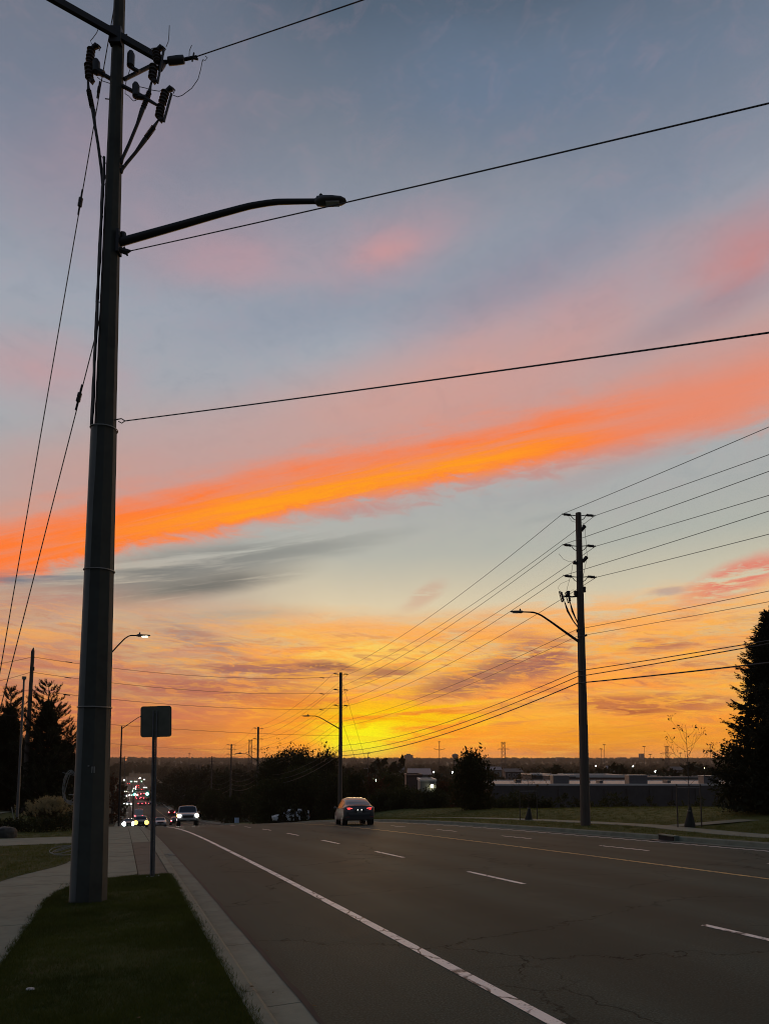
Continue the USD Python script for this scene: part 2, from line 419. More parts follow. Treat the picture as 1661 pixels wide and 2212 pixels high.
def strip(left, right, ys, dz=0.0, thick=0.0, base=None):
    """A band along the road between two edge lines x = left(y), right(y), lying dz above the road or BASE."""
    ys = np.asarray(ys, float)
    l, r = np.array([left(y) for y in ys]), np.array([right(y) for y in ys])
    fz = (lambda x, y: road_z(y)) if base is None else base
    a = np.stack([l, ys, fz(l, ys) + dz], 1)
    b = np.stack([r, ys, fz(r, ys) + dz], 1)
    n = len(ys)
    k = np.arange(n - 1)
    mb = MB().add(np.vstack([a, b]), np.stack([k, k + n, k + n + 1, k + 1], 1))
    if thick:
        lo = np.array([0, 0, thick])
        for e, flip in ((a, True), (b, False)):
            q = np.stack([k, k + 1, k + 1 + n, k + n], 1)
            mb.add(np.vstack([e, e - lo]), q if not flip else q[:, ::-1])
        for i in (0, n - 1):
            mb.add(np.array([a[i], b[i], b[i] - lo, a[i] - lo]), [[0, 1, 2, 3]])
    return mb.m


# ---------------------------------------------------------------- materials
def plain(name, color, rough=0.7, vary=0.25, scale=3.0, metal=0.0, bump=0.0, bscale=40.0, spec=0.5, coat=0.0, stretch=(1, 1, 1), obj=False):
    g = Graph()
    pos = g.node('texture_coordinate', 'object') if obj else g.node('geometry', 'position')
    pos = g.node('mapping', 'vector', vector=pos, scale=stretch)
    n = g.noise(pos, scale, 6.0, 0.65)
    c = np.array(color)
    col = g.ramp(n, [(0.25, tuple(c * (1 - vary))), (0.5, tuple(c)), (0.75, tuple(np.minimum(c * (1 + vary), 1)))])
    extra = {}
    if bump:
        extra['normal'] = g.node('bump', 'normal', height=g.noise(pos, bscale, 4.0, 0.6), strength=bump, distance=0.02)
    g.make(LOOK + name, g.node('principled_bsdf', 'BSDF', base_color=col, roughness=rough, metallic=metal, specular_ior_level=spec, coat_weight=coat, **extra))


def leafy(name, color, trans=0.35, vary=0.5):
    g = Graph()
    r = g.node('geometry', 'random_per_island')
    pos = g.node('geometry', 'position')
    n = g.noise(pos, 0.8, 3.0, 0.6)
    c = np.array(color)
    col = g.mix(r, tuple(c * (1 - vary)), tuple(c * (1 + vary)))
    col = g.mix(n, col, tuple(c * np.array([1.5, 1.25, 0.7])))
    a = g.node('principled_bsdf', 'BSDF', base_color=col, roughness=0.75, specular_ior_level=0.15)
    t = g.node('translucent_bsdf', 'BSDF', color=col)
    g.make(LOOK + name, g.node('mix_closure', 'closure', fac=trans, closure1=a, closure2=t))


def glow(name, color, strength):
    g = Graph()
    g.make(LOOK + name, g.node('emission', 'emission', color=color, strength=strength))


def asphalt():
    g = Graph()
    pos = g.node('geometry', 'position')
    flat = g.node('mapping', 'vector', vector=pos, scale=(1, 1, 0))
    grain = g.noise(flat, 45.0, 5.0, 0.85)
    speck = g.noise(flat, 13.0, 6.0, 0.85)
    patch = g.noise(g.node('mapping', 'vector', vector=flat, scale=(0.75, 0.09, 0)), 1.0, 5.0, 0.6)
    blot = g.noise(flat, 1.1, 6.0, 0.68)
    warp = g.noise(flat, 0.8, 5.0, 0.65)
    warp2 = g.noise(flat, 1.9, 5.0, 0.7)

    def cracks(scale, amount, width, seed):
        off = g.vec(warp * amount + seed, warp2 * amount + seed * .7)
        v = g.node('vector_math', 'vector', math_type='add', vector1=g.node('mapping', 'vector', vector=flat, scale=scale), vector2=off)
        return g.step(g.node('voronoi_texture', 'distance', feature='distance_to_edge', vector=v, scale=1.0), width, width * .35)

    long_ = cracks((0.17, 0.26, 0), 0.30, 0.0046, 3.3) * g.step(g.noise(flat, 0.30, 2.0), 0.36, 0.46)
    fine_ = cracks((0.42, 0.40, 0), 0.34, 0.0062, 8.1) * g.step(g.noise(g.node('mapping', 'vector', vector=flat, scale=(1, 1, 0), location=(7, 3, 0)), 0.22, 2.0), 0.50, 0.58)
    col = g.ramp(grain, [(0.34, (.006, .012, .010)), (0.5, (.022, .040, .034)), (0.66, (.076, .116, .100))])
    col = g.mix(g.step(speck, 0.62, 0.76) * 0.6, col, (.110, .140, .115))
    col = g.mix(g.step(patch, 0.40, 0.62) * 0.55, col, (.018, .027, .022))
    col = g.mix(g.step(blot, 0.50, 0.75) * 0.5, col, (.048, .062, .048))
    sx = g.node('separate_xyz', 'x', vector=flat)
    xx = (sx + (blot - 0.5) * 0.5) / 20.0
    lanes = g.ramp(xx, [(0, (1, 1, 1)), (.15, (1.05, 1.05, 1.05)), (.175, (1, 1, 1)), (.205, (1.25, 1.25, 1.25)), (.255, (.70, .70, .70)), (.305, (1.25, 1.25, 1.25)), (.355, (.9, .9, .9)), (.405, (1.2, 1.2, 1.2)), (.465, (.70, .70, .70)), (.52, (1.2, 1.2, 1.2)), (.58, (.95, .95, .95)), (.61, (1.2, 1.2, 1.2)), (.64, (.75, .75, .75)), (.67, (1.2, 1.2, 1.2)), (.70, (1, 1, 1)), (.73, (1.2, 1.2, 1.2)), (.76, (.75, .75, .75)), (.80, (1.15, 1.15, 1.15)), (.84, (.9, .9, .9)), (1, (1, 1, 1))])
    col = g.node('mix_color', 'result', blend_type='multiply', fac=0.9, a=col, b=lanes)
    both = g.m('maximum', long_ * 0.62, fine_ * 0.45)
    col = g.mix(both, col, (.003, .003, .003))
    hgt = grain * 0.25 + speck * 0.2 - both
    bump = g.node('bump', 'normal', height=hgt, strength=0.5, distance=0.010)
    rough = g.m('multiply_add', both, 0.1, 0.70)
    rough = rough + (blot - 0.5) * 0.16
    g.make(LOOK + 'asphalt', g.node('principled_bsdf', 'BSDF', base_color=col, roughness=rough, specular_ior_level=g.m('multiply_add', both, -0.08, 0.10), specular_tint=(.64, 1.0, .92), normal=bump))


def paint(name, color, wear):
    g = Graph()
    pos = g.node('geometry', 'position')
    flat = g.node('mapping', 'vector', vector=pos, scale=(1, 1, 0))
    chips = g.noise(flat, 26.0, 6.0, 0.75)
    worn = g.noise(flat, 2.2, 5.0, 0.6)
    vv = g.node('vector_math', 'vector', math_type='add', vector1=g.node('mapping', 'vector', vector=flat, scale=(3.2, 1.7, 0)), vector2=g.vec(worn * 1.2, chips * 0.25))
    cr = g.step(g.node('voronoi_texture', 'distance', feature='distance_to_edge', vector=vv, scale=1.0), 0.05, 0.015)
    f = g.m('maximum', g.step(chips + worn * 0.7, wear + 0.10, wear), cr * g.step(worn, 0.40, 0.52))
    c = np.array(color)
    col = g.mix(f, g.mix(chips, tuple(c * 0.75), tuple(c)), (.035, .034, .033))
    g.make(LOOK + name, g.node('principled_bsdf', 'BSDF', base_color=col, roughness=0.55, specular_ior_level=0.5, normal=g.node('bump', 'normal', height=chips - f, strength=0.4, distance=0.006)))


def concrete(name, color, rough=0.85):
    g = Graph()
    pos = g.node('geometry', 'position')
    fine = g.noise(pos, 60.0, 4.0, 0.7)
    stain = g.noise(pos, 2.0, 7.0, 0.68)
    streak = g.noise(g.node('mapping', 'vector', vector=pos, scale=(9, 9, 0.5)), 1.0, 5.0, 0.6)
    c = np.array(color)
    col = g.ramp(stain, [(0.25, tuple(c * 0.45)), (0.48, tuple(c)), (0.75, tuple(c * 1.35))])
    grit = g.noise(pos, 14.0, 6.0, 0.8)
    col = g.mix(g.step(grit, 0.58, 0.72) * 0.6, col, tuple(c * 0.35))
    col = g.mix((streak - 0.3) * 0.7, col, tuple(c * 0.72))
    col = g.mix(fine * 0.4, col, tuple(c * 0.7))
    g.make(LOOK + name, g.node('principled_bsdf', 'BSDF', base_color=col, roughness=rough, specular_ior_level=0.3, normal=g.node('bump', 'normal', height=fine + stain * 2, strength=0.35, distance=0.01)))


def lawn(name, dark, light, dry):
    g = Graph()
    pos = g.node('geometry', 'position')
    fine = g.noise(pos, 38.0, 5.0, 0.75)
    mid = g.noise(pos, 1.7, 6.0, 0.65)
    big = g.noise(pos, 0.16, 5.0, 0.6)
    col = g.mix(fine, dark, light)
    col = g.mix(g.step(mid, 0.45, 0.72) * 0.7, col, dry)
    col = g.mix(g.step(big, 0.40, 0.70) * 0.5, col, dark)
    g.make(LOOK + name, g.node('principled_bsdf', 'BSDF', base_color=col, roughness=0.95, specular_ior_level=0.1, normal=g.node('bump', 'normal', height=fine, strength=0.8, distance=0.03)))


def land():
    """Far land: fields, woods and yards too far to tell apart."""
    g = Graph()
    pos = g.node('geometry', 'position')
    big = g.noise(pos, 0.02, 8.0, 0.7)
    col = g.ramp(big, [(0.3, (.020, .024, .014)), (0.5, (.035, .037, .022)), (0.7, (.060, .055, .040))])
    near = g.noise(pos, 6.0, 5.0, 0.7)
    col = g.mix(near * 0.5, col, (.030, .040, .016))
    g.make(LOOK + 'land', g.node('principled_bsdf', 'BSDF', base_color=col, roughness=0.95, specular_ior_level=0.1))


asphalt(); land()
paint('white_paint', (.88, .85, .80), 0.66)
paint('yellow_paint', (.62, .42, .10), 0.70)
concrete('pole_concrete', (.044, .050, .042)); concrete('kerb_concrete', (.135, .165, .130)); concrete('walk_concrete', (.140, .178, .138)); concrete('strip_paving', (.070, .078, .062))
lawn('lawn', (.020, .034, .008), (.066, .088, .025), (.085, .078, .034))
lawn('verge', (.030, .046, .010), (.100, .125, .036), (.110, .100, .042))
leafy('verge_blade', (.075, .100, .026), 0.25, 0.5)
leafy('grass_blade', (.048, .076, .018), 0.25, 0.7)
leafy('spruce_needle', (.018, .026, .018), 0.10); leafy('pine_needle', (.020, .028, .014), 0.10)
leafy('leaf_dark', (.022, .030, .012), 0.22); leafy('leaf_green', (.030, .042, .016), 0.22); leafy('leaf_red', (.050, .024, .012), 0.25); leafy('leaf_dry', (.055, .045, .022), 0.2); leafy('leaf_far', (.028, .032, .018), 0.1)
leafy('plume', (.24, .23, .17), 0.3, 0.3)
plain('bark', (.045, .036, .028), 0.9, 0.4, 8, bump=0.5); plain('pole_wood', (.070, .056, .044), 0.9, 0.35, 3, bump=0.4, stretch=(10, 10, 0.6))
plain('dark_metal', (.020, .020, .021), 0.5, 0.2, 6, metal=0.4); plain('galvanised', (.12, .125, .125), 0.5, 0.25, 9, metal=0.6); plain('grey_metal', (.10, .105, .11), 0.5, 0.2, 7, metal=0.4)
plain('wire', (.012, .012, .012), 0.6, 0.1); plain('cable', (.018, .017, .016), 0.6, 0.1); plain('pale_cable', (.22, .22, .20), 0.6, 0.2); plain('porcelain', (.040, .032, .030), 0.3, 0.2); plain('grey_polymer', (.022, .022, .024), 0.5, 0.2)
plain('guard_plastic', (.105, .112, .102), 0.55, 0.2, 4); plain('strap', (.24, .24, .22), 0.45, 0.2, metal=0.7)
plain('sign_back', (.085, .092, .068), 0.5, 0.22, 5, metal=0.3)
plain('rock', (.034, .036, .032), 0.95, 0.4, 5, bump=0.8, bscale=14)
plain('grey_paint', (.040, .046, .050), 0.30, 0.04, coat=0.4, metal=0.2); plain('silver_paint', (.30, .31, .32), 0.3, 0.04, coat=0.7, metal=0.3); plain('black_paint', (.015, .015, .017), 0.28, 0.05, coat=0.8); plain('white_car_paint', (.62, .62, .62), 0.3, 0.04, coat=0.7); plain('red_paint', (.18, .015, .012), 0.3, 0.05, coat=0.7)
plain('car_glass', (.010, .011, .013), 0.06, 0.05, spec=0.9); plain('tyre', (.012, .012, .012), 0.9, 0.2); plain('rim', (.14, .14, .15), 0.35, 0.1, metal=0.8); plain('black_plastic', (.014, .014, .014), 0.6, 0.1)
plain('lamp_red', (.25, .010, .010), 0.25, 0.05, coat=0.6); plain('lamp_lens', (.5, .5, .5), 0.15, 0.05)
plain('roof_pale', (.24, .225, .21), 0.5, 0.2, 0.5); plain('roof_edge', (.55, .52, .47), 0.4, 0.1); plain('wall_dark', (.050, .048, .046), 0.8, 0.25, 0.6); plain('wall_grey', (.16, .165, .15), 0.8, 0.2, 0.7); plain('wall_brown', (.075, .045, .036), 0.8, 0.2, 0.6); plain('far_wall', (.085, .075, .075), 0.8, 0.15, 0.1); plain('window_dark', (.02, .02, .025), 0.15, 0.1, spec=0.8)
plain('bag', (.008, .010, .008), 0.85, 0.3, 9, bump=0.4); plain('stake', (.045, .038, .028), 0.8, 0.3); plain('litter', (.45, .45, .44), 0.7, 0.1); plain('clod', (.028, .024, .019), 0.95, 0.4); plain('yard_sign', (.42, .50, .62), 0.5, 0.15, 6); plain('drain', (.008, .008, .008), 0.9, 0.1)
plain('steel_far', (.055, .045, .042), 0.7, 0.1)
glow('headlight', (1.0, .96, .86), 60.0); glow('headlight_warm', (1.0, .52, .10), 3.2); glow('headlight_cool', (.86, .95, 1.0), 55.0); glow('headlight_far', (1.0, .93, .75), 90.0)
glow('taillight', (1.0, .03, .04), 1.6); glow('taillight_far', (1.0, .04, .05), 22.0); glow('plate_light', (1.0, .96, .9), 1.4); glow('tail_bright', (1.0, .14, .12), 1.3)
glow('lamp_glow', (1.0, .84, .52), 16.0); glow('lamp_white', (.86, 1.0, .92), 45.0); glow('signal_green', (.10, 1.0, .74), 40.0); glow('signal_red', (1.0, .04, .05), 40.0); glow('indicator', (1.0, .42, .06), 8.0); glow('wall_lamp', (1.0, .93, .62), 12.0)

# ---------------------------------------------------------------- the land and the road
def spread(stops):
    out = []
    for a, b, n in stops:
        out += list(np.linspace(a, b, n, endpoint=False))
    return np.array(sorted(set(np.round(out + [stops[-1][1]], 4))))


YS = spread([(-400, -40, 10), (-40, -6, 14), (-6, 60, 110), (60, 180, 80), (180, 420, 60), (420, 1000, 40), (1000, 5500, 90)])
XS = spread([(-4000, -1000, 16), (-1000, -200, 24), (-200, -40, 24), (-40, -4, 36), (-4, .92, 14), (.955, .99, 1), (1.0, 1.01, 1), (17.28, 17.30, 1), (17.32, 17.345, 1), (17.36, 40, 46), (40, 120, 40), (120, 400, 40), (400, 1500, 40), (1500, 5500, 50)])
g = Graph()
solo('ground', grid(XS, YS, ground_z), 'land', kind='structure', smooth=True)

RY = spread([(-40, 180, 220), (180, 420, 60), (420, 900, 30)])
road = thing('road', kind='structure')
cx = lambda v: (lambda y: v)
RX = np.array([1.49, 3.2, 5.0, 7.15, 9.0, 11.6, 14.0, 16.4, 17.0])
part('asphalt', grid(RX, RY, lambda x, y: road_z(y)), 'asphalt', road, True)
part('edge_line', strip(cx(3.14), cx(3.27), RY, 0.004), 'white_paint', road)
part('edge_line', strip(cx(16.36), cx(16.46), RY, 0.004), 'white_paint', road)
part('centre_line', strip(cx(11.58), cx(11.69), RY, 0.004), 'yellow_paint', road)
for k in range(-2, 34):
    a = 11.93 + 6.16 * (k - 1) - (.62 if k == 0 else 0)
    part('lane_dash', strip(cx(7.10), cx(7.21), np.linspace(a, a + 2.32, 4), 0.004), 'white_paint', road)
for k in range(-2, 34):
    a = 16.5 + 6.16 * k
    part('lane_dash', strip(cx(13.88), cx(13.98), np.linspace(a, a + 2.2, 4), 0.004), 'white_paint', road)
# side street joining far down on the right, and the cross road in the valley
part('side_street', strip(cx(17.0), cx(120.0), np.linspace(262, 274, 6), 0.03, base=lambda x, y: ground_z(np.maximum(x, 18), y)), 'asphalt', road)

kerb = thing('kerb', kind='structure')
KP = [(.95, -.10), (.95, .15), (1.085, .15), (1.12, .125), (1.15, .006), (1.50, .012), (1.50, -.10)]


def kerb_piece(a, b, n, mirror=None, prof=KP):
    ys = np.linspace(a, b, n)
    xs = np.array([p[0] if mirror is None else mirror - p[0] for p in prof])
    v = np.array([[x, y, road_z(y) + p[1]] for y in ys for x, p in zip(xs, prof)])
    m = len(prof)
    mb = MB()
    q = [[i * m + j, i * m + j + 1, (i + 1) * m + j + 1, (i + 1) * m + j] for i in range(n - 1) for j in range(m - 1)]
    mb.add(v, q)
    for i in (0, n - 1):
        c = v[i * m:(i + 1) * m]
        mb.add(np.vstack([c, c.mean(0)[None]]), [[j, (j + 1) % m, m] for j in range(m)])
    return mb.m


y0 = -4.0
for k in range(24):
    ln = 2.55
    part('kerb_segment', kerb_piece(y0, y0 + ln - 0.014, 4, prof=KP[:5] + [(1.15, -.10)]), 'kerb_concrete', kerb)
    part('gutter_segment', kerb_piece(y0, y0 + ln - 0.014, 4, prof=[(1.152, -.10), (1.152, .003), (1.50, .012), (1.50, -.10)]), 'kerb_concrete', kerb)
    y0 += ln
part('kerb_run', kerb_piece(y0, 300, 110), 'kerb_concrete', kerb)
part('kerb_run', kerb_piece(-39, -4.014, 18), 'kerb_concrete', kerb)
part('kerb_run', kerb_piece(-39, 300, 170, mirror=18.30), 'kerb_concrete', kerb)

jy = np.linspace(-10, 70, 420)
jn = meshkit.fbm(np.stack([jy * 2.3, jy * 0, jy * 0], -1), 4, 9)
ja = np.stack([1.492 + .012 * (jn - .5), jy, road_z(jy) + .0165], 1); jb = np.stack([1.515 + .055 * jn, jy, road_z(jy) + .0165], 1)
kk = np.arange(len(jy) - 1)
part('tar_joint', MB().add(np.vstack([ja, jb]), np.stack([kk, kk + len(jy), kk + len(jy) + 1, kk + 1], 1)).m, 'drain', kerb)
lx = PchipInterpolator([-40, 13, 15.9, 19.9, 24, 60, 300], [-2.65, -2.6, -2.22, -1.25, -1.15, -1.2, -1.4])
rx = PchipInterpolator([-40, 12.6, 13.6, 14.6, 15.4, 15.7, 16.2, 300], [-1.10, -1.10, -1.06, -.82, -.38, .10, .33, .25])
walk = thing('sidewalk', kind='structure')
y0 = -3.0
while y0 < 62:
    part('slab', strip(lx, rx, np.linspace(y0, y0 + 1.488, 9), 0.145 + rnd.uniform(-.003, .003), 0.12, base=lambda x, y: road_z(y) + 0.0 * x), 'walk_concrete', walk)
    y0 += 1.5
part('slab_run', strip(lx, rx, np.linspace(y0, 300, 90), 0.16, 0.1), 'walk_concrete', walk)
yb = 15.75
for k, (ln, mt) in enumerate([(2.6, 'strip_paving'), (2.9, 'strip_paving'), (2.9, 'strip_paving'), (3.2, 'strip_paving')] + [(3.0, 'walk_concrete')] * 10):
    part('paving_strip', strip(cx(.35), cx(.935), np.linspace(yb, yb + ln - .02, 6), 0.140, 0.1), mt, walk)
    yb += ln
# far-side path with its branch, and the driveways on the left
path = thing('path', kind='structure')
pl = PchipInterpolator([-20, 14, 18, 21, 26, 60, 200], [18.6, 18.5, 18.7, 19.4, 20.6, 21.0, 21.2])
for k in range(44):
    a = -6 + 1.8 * k
    part('slab', strip(pl, lambda y: float(pl(y)) + 1.35, np.linspace(a, a + 1.786, 3), 0.165, 0.08), 'walk_concrete', path)
bys = np.linspace(24.6, 25.9, 4)
part('branch_path', strip(lambda y: 21.9, lambda y: 34.0, np.linspace(23.6, 24.8, 4), 0.03, 0, base=ground_z), 'walk_concrete', path)
drive = thing('driveway', kind='structure')
part('apron', strip(lambda y: -14.0, lambda y: float(lx(y)) - .02, np.linspace(28.0, 33.2, 8), 0.03, 0, base=lambda x, y: road_z(y) + 0.13 + 0 * x + 1.5 * sstep(y, 30, 60) * sstep(-x, 3, 9)), 'walk_concrete', drive)
dv = grid(np.linspace(-40, -7.5, 14), np.linspace(50, 58.5, 6), lambda x, y: ground_z(x, y) + 0.04)
part('upper_driveway', dv, 'walk_concrete', drive, True)

# grass: a matted sheet with blades standing in it
lawnthing = thing('lawn', kind='structure')
part('turf', grid(np.linspace(-1.05, .945, 9), np.linspace(-8, 13.2, 50), lambda x, y: road_z(y) + 0.142 + 0.02 * meshkit.noise(np.stack([x * 2, y * 2, x * 0], -1), 3) * (np.abs(x + .05) < .9)), 'lawn', lawnthing, True)
ye = np.linspace(13.2, 15.68, 14)
part('turf', strip(lambda y: float(rx(min(y, 15.7))) + .02, cx(.945), ye, 0.150), 'lawn', lawnthing)
part('turf', grid(spread([(-40, -12, 10), (-12, -2.62, 14)]), spread([(-8, 28, 40)]), lambda x, y: ground_z(x, y) + 0.02), 'lawn', lawnthing, True)
part('turf', strip(lambda y: -2.63, lambda y: float(lx(y)) - .01, np.linspace(12, 28, 30), 0.150), 'lawn', lawnthing)
part('turf', grid(spread([(-60, -7.4, 20), (-7.4, -1.5, 8)]), spread([(33.25, 49.9, 18)]), lambda x, y: ground_z(x, y) + 0.02), 'lawn', lawnthing, True)
part('turf', grid(spread([(-7.4, -1.6, 6)]), spread([(49.9, 120, 40)]), lambda x, y: ground_z(x, y) + 0.02), 'lawn', lawnthing, True)
part('turf', grid(spread([(17.37, 36, 30)]), spread([(-20, 130, 110)]), lambda x, y: ground_z(x, y) + 0.02), 'verge', lawnthing, True)


def tuft(n, h, r, seed):
    q = np.random.default_rng(seed)
    a = q.uniform(0, 2 * np.pi, n); rr = r * np.sqrt(q.uniform(0, 1, n))
    base = np.stack([rr * np.cos(a), rr * np.sin(a), np.full(n, -.01)], 1)
    t = q.uniform(0, 2 * np.pi, n)
    w = np.stack([np.cos(t), np.sin(t), 0 * t], 1) * h * .06
    tip = base + np.stack([q.normal(0, .45, n) * h, q.normal(0, .45, n) * h, h * q.uniform(.55, 1.1, n)], 1)
    return MB().tris(base - w, base + w, tip).m


def scatter(name, protos, mat, pts, sc, label=None):
    pi = UsdGeom.PointInstancer.Define(stage, '/World/' + numbered('/World', name))
    base = str(pi.GetPath())
    for k, m in enumerate(protos):
        usdkit.mesh(stage, base + '/protos/' + 'tuft_%03d' % k, m, LOOK + mat)
        pi.GetPrototypesRel().AddTarget(base + '/protos/tuft_%03d' % k)
    n = len(pts)
    q = np.random.default_rng(11)
    an = q.uniform(0, np.pi * 2, n)
    pi.CreatePositionsAttr(Vt.Vec3fArray.FromNumpy(np.asarray(pts, np.float32)))
    pi.CreateProtoIndicesAttr(Vt.IntArray.FromNumpy(q.integers(0, len(protos), n).astype(np.int32)))
    pi.CreateOrientationsAttr(Vt.QuathArray([Gf.Quath(float(math.cos(t / 2)), 0, 0, float(math.sin(t / 2))) for t in an]))
    s = np.asarray(sc, float)
    pi.CreateScalesAttr(Vt.Vec3fArray.FromNumpy(np.repeat((s * q.uniform(.7, 1.3, n))[:, None], 3, 1).astype(np.float32)))
    tag(pi.GetPrim(), label, None, None, 'stuff')
    return pi


def pts_in(n, x0, x1, y0, y1, dz, ok=None, pw=1.0):
    x = nrg.uniform(x0, x1, n); y = y0 + (y1 - y0) * nrg.uniform(0, 1, n) ** pw
    if ok is not None:
        k = ok(x, y); x, y = x[k], y[k]
    z = ground_z(x, y) + dz
    return np.stack([x, y, z], 1)


tf = [tuft(14, .042, .07, s) for s in range(4)]
inleft = lambda x, y: (x > np.where(y < 13.2, -1.06, rx(np.minimum(y, 15.7)) + .03)) & (x < .93)
p1 = pts_in(26000, -1.07, .94, 1.5, 15.66, 0.012, inleft, 1.3)
p1[:, 2] = road_z(p1[:, 1]) + 0.148
inl = lambda x, y: x < lx(y) - .03
p2 = pts_in(14000, -16, -1.2, 8, 28, 0.02, inl)
p3 = pts_in(3500, -20, -1.5, 33.3, 49, 0.02, inl)
notpath = lambda x, y: (x > 17.42) & ~((x > pl(np.clip(y, -20, 200)) - .05) & (x < pl(np.clip(y, -20, 200)) + 1.4)) & ~((y > 23.5) & (y < 24.9) & (x > 21))
p4 = pts_in(22000, 17.4, 35, 8, 75, 0.02, notpath, 1.4)
q_ = np.random.default_rng(77)
ey_ = q_.uniform(2, 15.6, 1500); ex_ = np.where(q_.uniform(size=1500) < .55, .93 + q_.normal(0, .02, 1500), np.where(ey_ < 13, -1.07 + q_.normal(0, .02, 1500), .93))
p5 = np.stack([ex_, ey_, road_z(ey_) + .145], 1)
wx_, wy_ = q_.uniform(-1, .9, 260), q_.uniform(2, 15, 260)
p6 = np.stack([wx_, wy_, road_z(wy_) + .145], 1)
allp = np.vstack([p1, p5, p6])
scatter('verge_grass', tf, 'verge_blade', np.vstack([p2, p3, p4]), np.concatenate([np.full(len(p2), 1.5), np.full(len(p3), 2.0), np.full(len(p4), 2.0)]), 'lighter mown grass on the far verge and the left lawn')
scatter('grass', tf, 'grass_blade', allp, np.concatenate([np.full(len(p1), 1.0), q_.uniform(.7, 1.25, len(p5)), q_.uniform(1.2, 2.0, len(p6))]), 'short dark mown grass on the strip around the big pole')

# ---------------------------------------------------------------- utility poles and wires
def sag_line(a, b, sag, n=16):
    t = np.linspace(0, 1, n)[:, None]
    p = np.asarray(a) * (1 - t) + np.asarray(b) * t
    p[:, 2] -= 4 * sag * (t * (1 - t))[:, 0]
    return p


def wire(name, pts, r, label, cat='power line', mat='wire', group=None, sides=5):
    return solo(name, MB().tube(pts, r, sides).m, mat, label, cat, group)


def lamp_arm(parent, base, tip, rise, r0, r1, head=True, scale=1.0, lit=None):
    """A tapered street lamp arm that bends level towards its head."""
    base, tip = np.asarray(base, float), np.asarray(tip, float)
    lv = tip - base; lv[2] = 0; L = np.linalg.norm(lv); u = lv / L
    t = np.linspace(0, 1, 22)
    p = base + np.outer(t * L, u)
    p[:, 2] = base[2] + (tip[2] - base[2]) * PchipInterpolator([0, .30, .56, .70, .83, 1], [0, .41, .765, .93, 1.0, 1.0])(t)
    arm = part('lamp_arm', MB().tube(p, np.linspace(r0, r1, 22), 10).m, 'dark_metal', parent, True)
    hd = lamp_head(tip, u, scale)
    h = part('lamp_head', hd, 'grey_metal', parent, 40)
    ph = MB().lathe(tip + u * .10 * scale + ZZ * .045 * scale, tip + u * .10 * scale + ZZ * .15 * scale, [(0, .035 * scale), (.85, .035 * scale), (1, .02 * scale)], 10)
    part('photocell', ph.m, 'dark_metal', h)
    lens = MB().box(tip + u * .33 * scale - ZZ * .058 * scale, (.26 * scale, .14 * scale, .012), math.atan2(u[1], u[0]))
    part('lens', lens.m, lit or 'lamp_lens', h)
    return p


def lamp_head(tip, u, s=1.0):
    w = np.cross(u, ZZ)
    rings = [(-.06, .035, .035), (0, .05, .05), (.03, .10, .065), (.14, .125, .06), (.34, .13, .045), (.50, .11, .035), (.58, .06, .022), (.60, .01, .008)]
    n = 14
    g_ = np.arange(n) * 2 * np.pi / n
    v = []
    for x, hw, hh in rings:
        c = tip + u * x * s
        sq = lambda t: np.sign(t) * np.abs(t) ** .7
        v.append(c + sq(np.cos(g_))[:, None] * w * hw * s + sq(np.sin(g_))[:, None] * ZZ * hh * s)
    v = np.vstack(v)
    q = [[i * n + j, i * n + (j + 1) % n, (i + 1) * n + (j + 1) % n, (i + 1) * n + j] for i in range(len(rings) - 1) for j in range(n)]
    mb = MB().add(v, q)
    mb.add(np.vstack([v[:n], (tip - u * .06 * s)[None]]), [[(j + 1) % n, j, n] for j in range(n)])
    return mb.m


# --- the big concrete pole on the left verge
BD = 11.35
bx, by = at(194, 1925, BD)[:2]
bzb = float(road_z(by)) + .14
big = thing('concrete_pole', 'thick octagonal concrete pole at the left, rising out of the frame past its crossarm', 'utility pole')
edges = [(2212, 160, 232), (1925, 163, 229), (1529, 176, 237), (1234, 191, 245), (930, 207, 252), (520, 229, 262), (200, 239, 267), (0, 247, 270), (-180, 252, 272)]
axis, rad = [], []
for yy, a, b in edges[1:]:
    c = at((a + b) / 2, yy, BD)
    axis.append([bx + (c[0] - bx) * .0, by, c[2]]); rad.append((b - a) / 2 / FPX * (c - EYE).dot(WV))
axis[0][2] = bzb - .3
# one straight tapering shaft
zs = np.array([a[2] for a in axis])
rfit = np.polyfit(zs, rad, 1)
R_at = lambda z: float(np.polyval(rfit, z))
ztop = zs[-1]
shaft = MB()
for a, b, off in ((bzb - .3, at(200, 928, BD)[2], .012), (at(200, 928, BD)[2], ztop, 0.0)):
    n = 12
    zz = np.linspace(a, b, n)
    shaft.tube_fixed(np.array([[bx, by, z] for z in zz]), [R_at(z) + off for z in zz], ZZ, 8)
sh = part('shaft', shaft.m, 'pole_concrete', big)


def face(z, ang, out=0.0):
    """A point on the pole's skin: angle from the camera-facing side, right positive."""
    d = -FW * math.cos(ang) + RT * math.sin(ang)
    return np.array([bx, by, z]) + d * (R_at(z) + out)


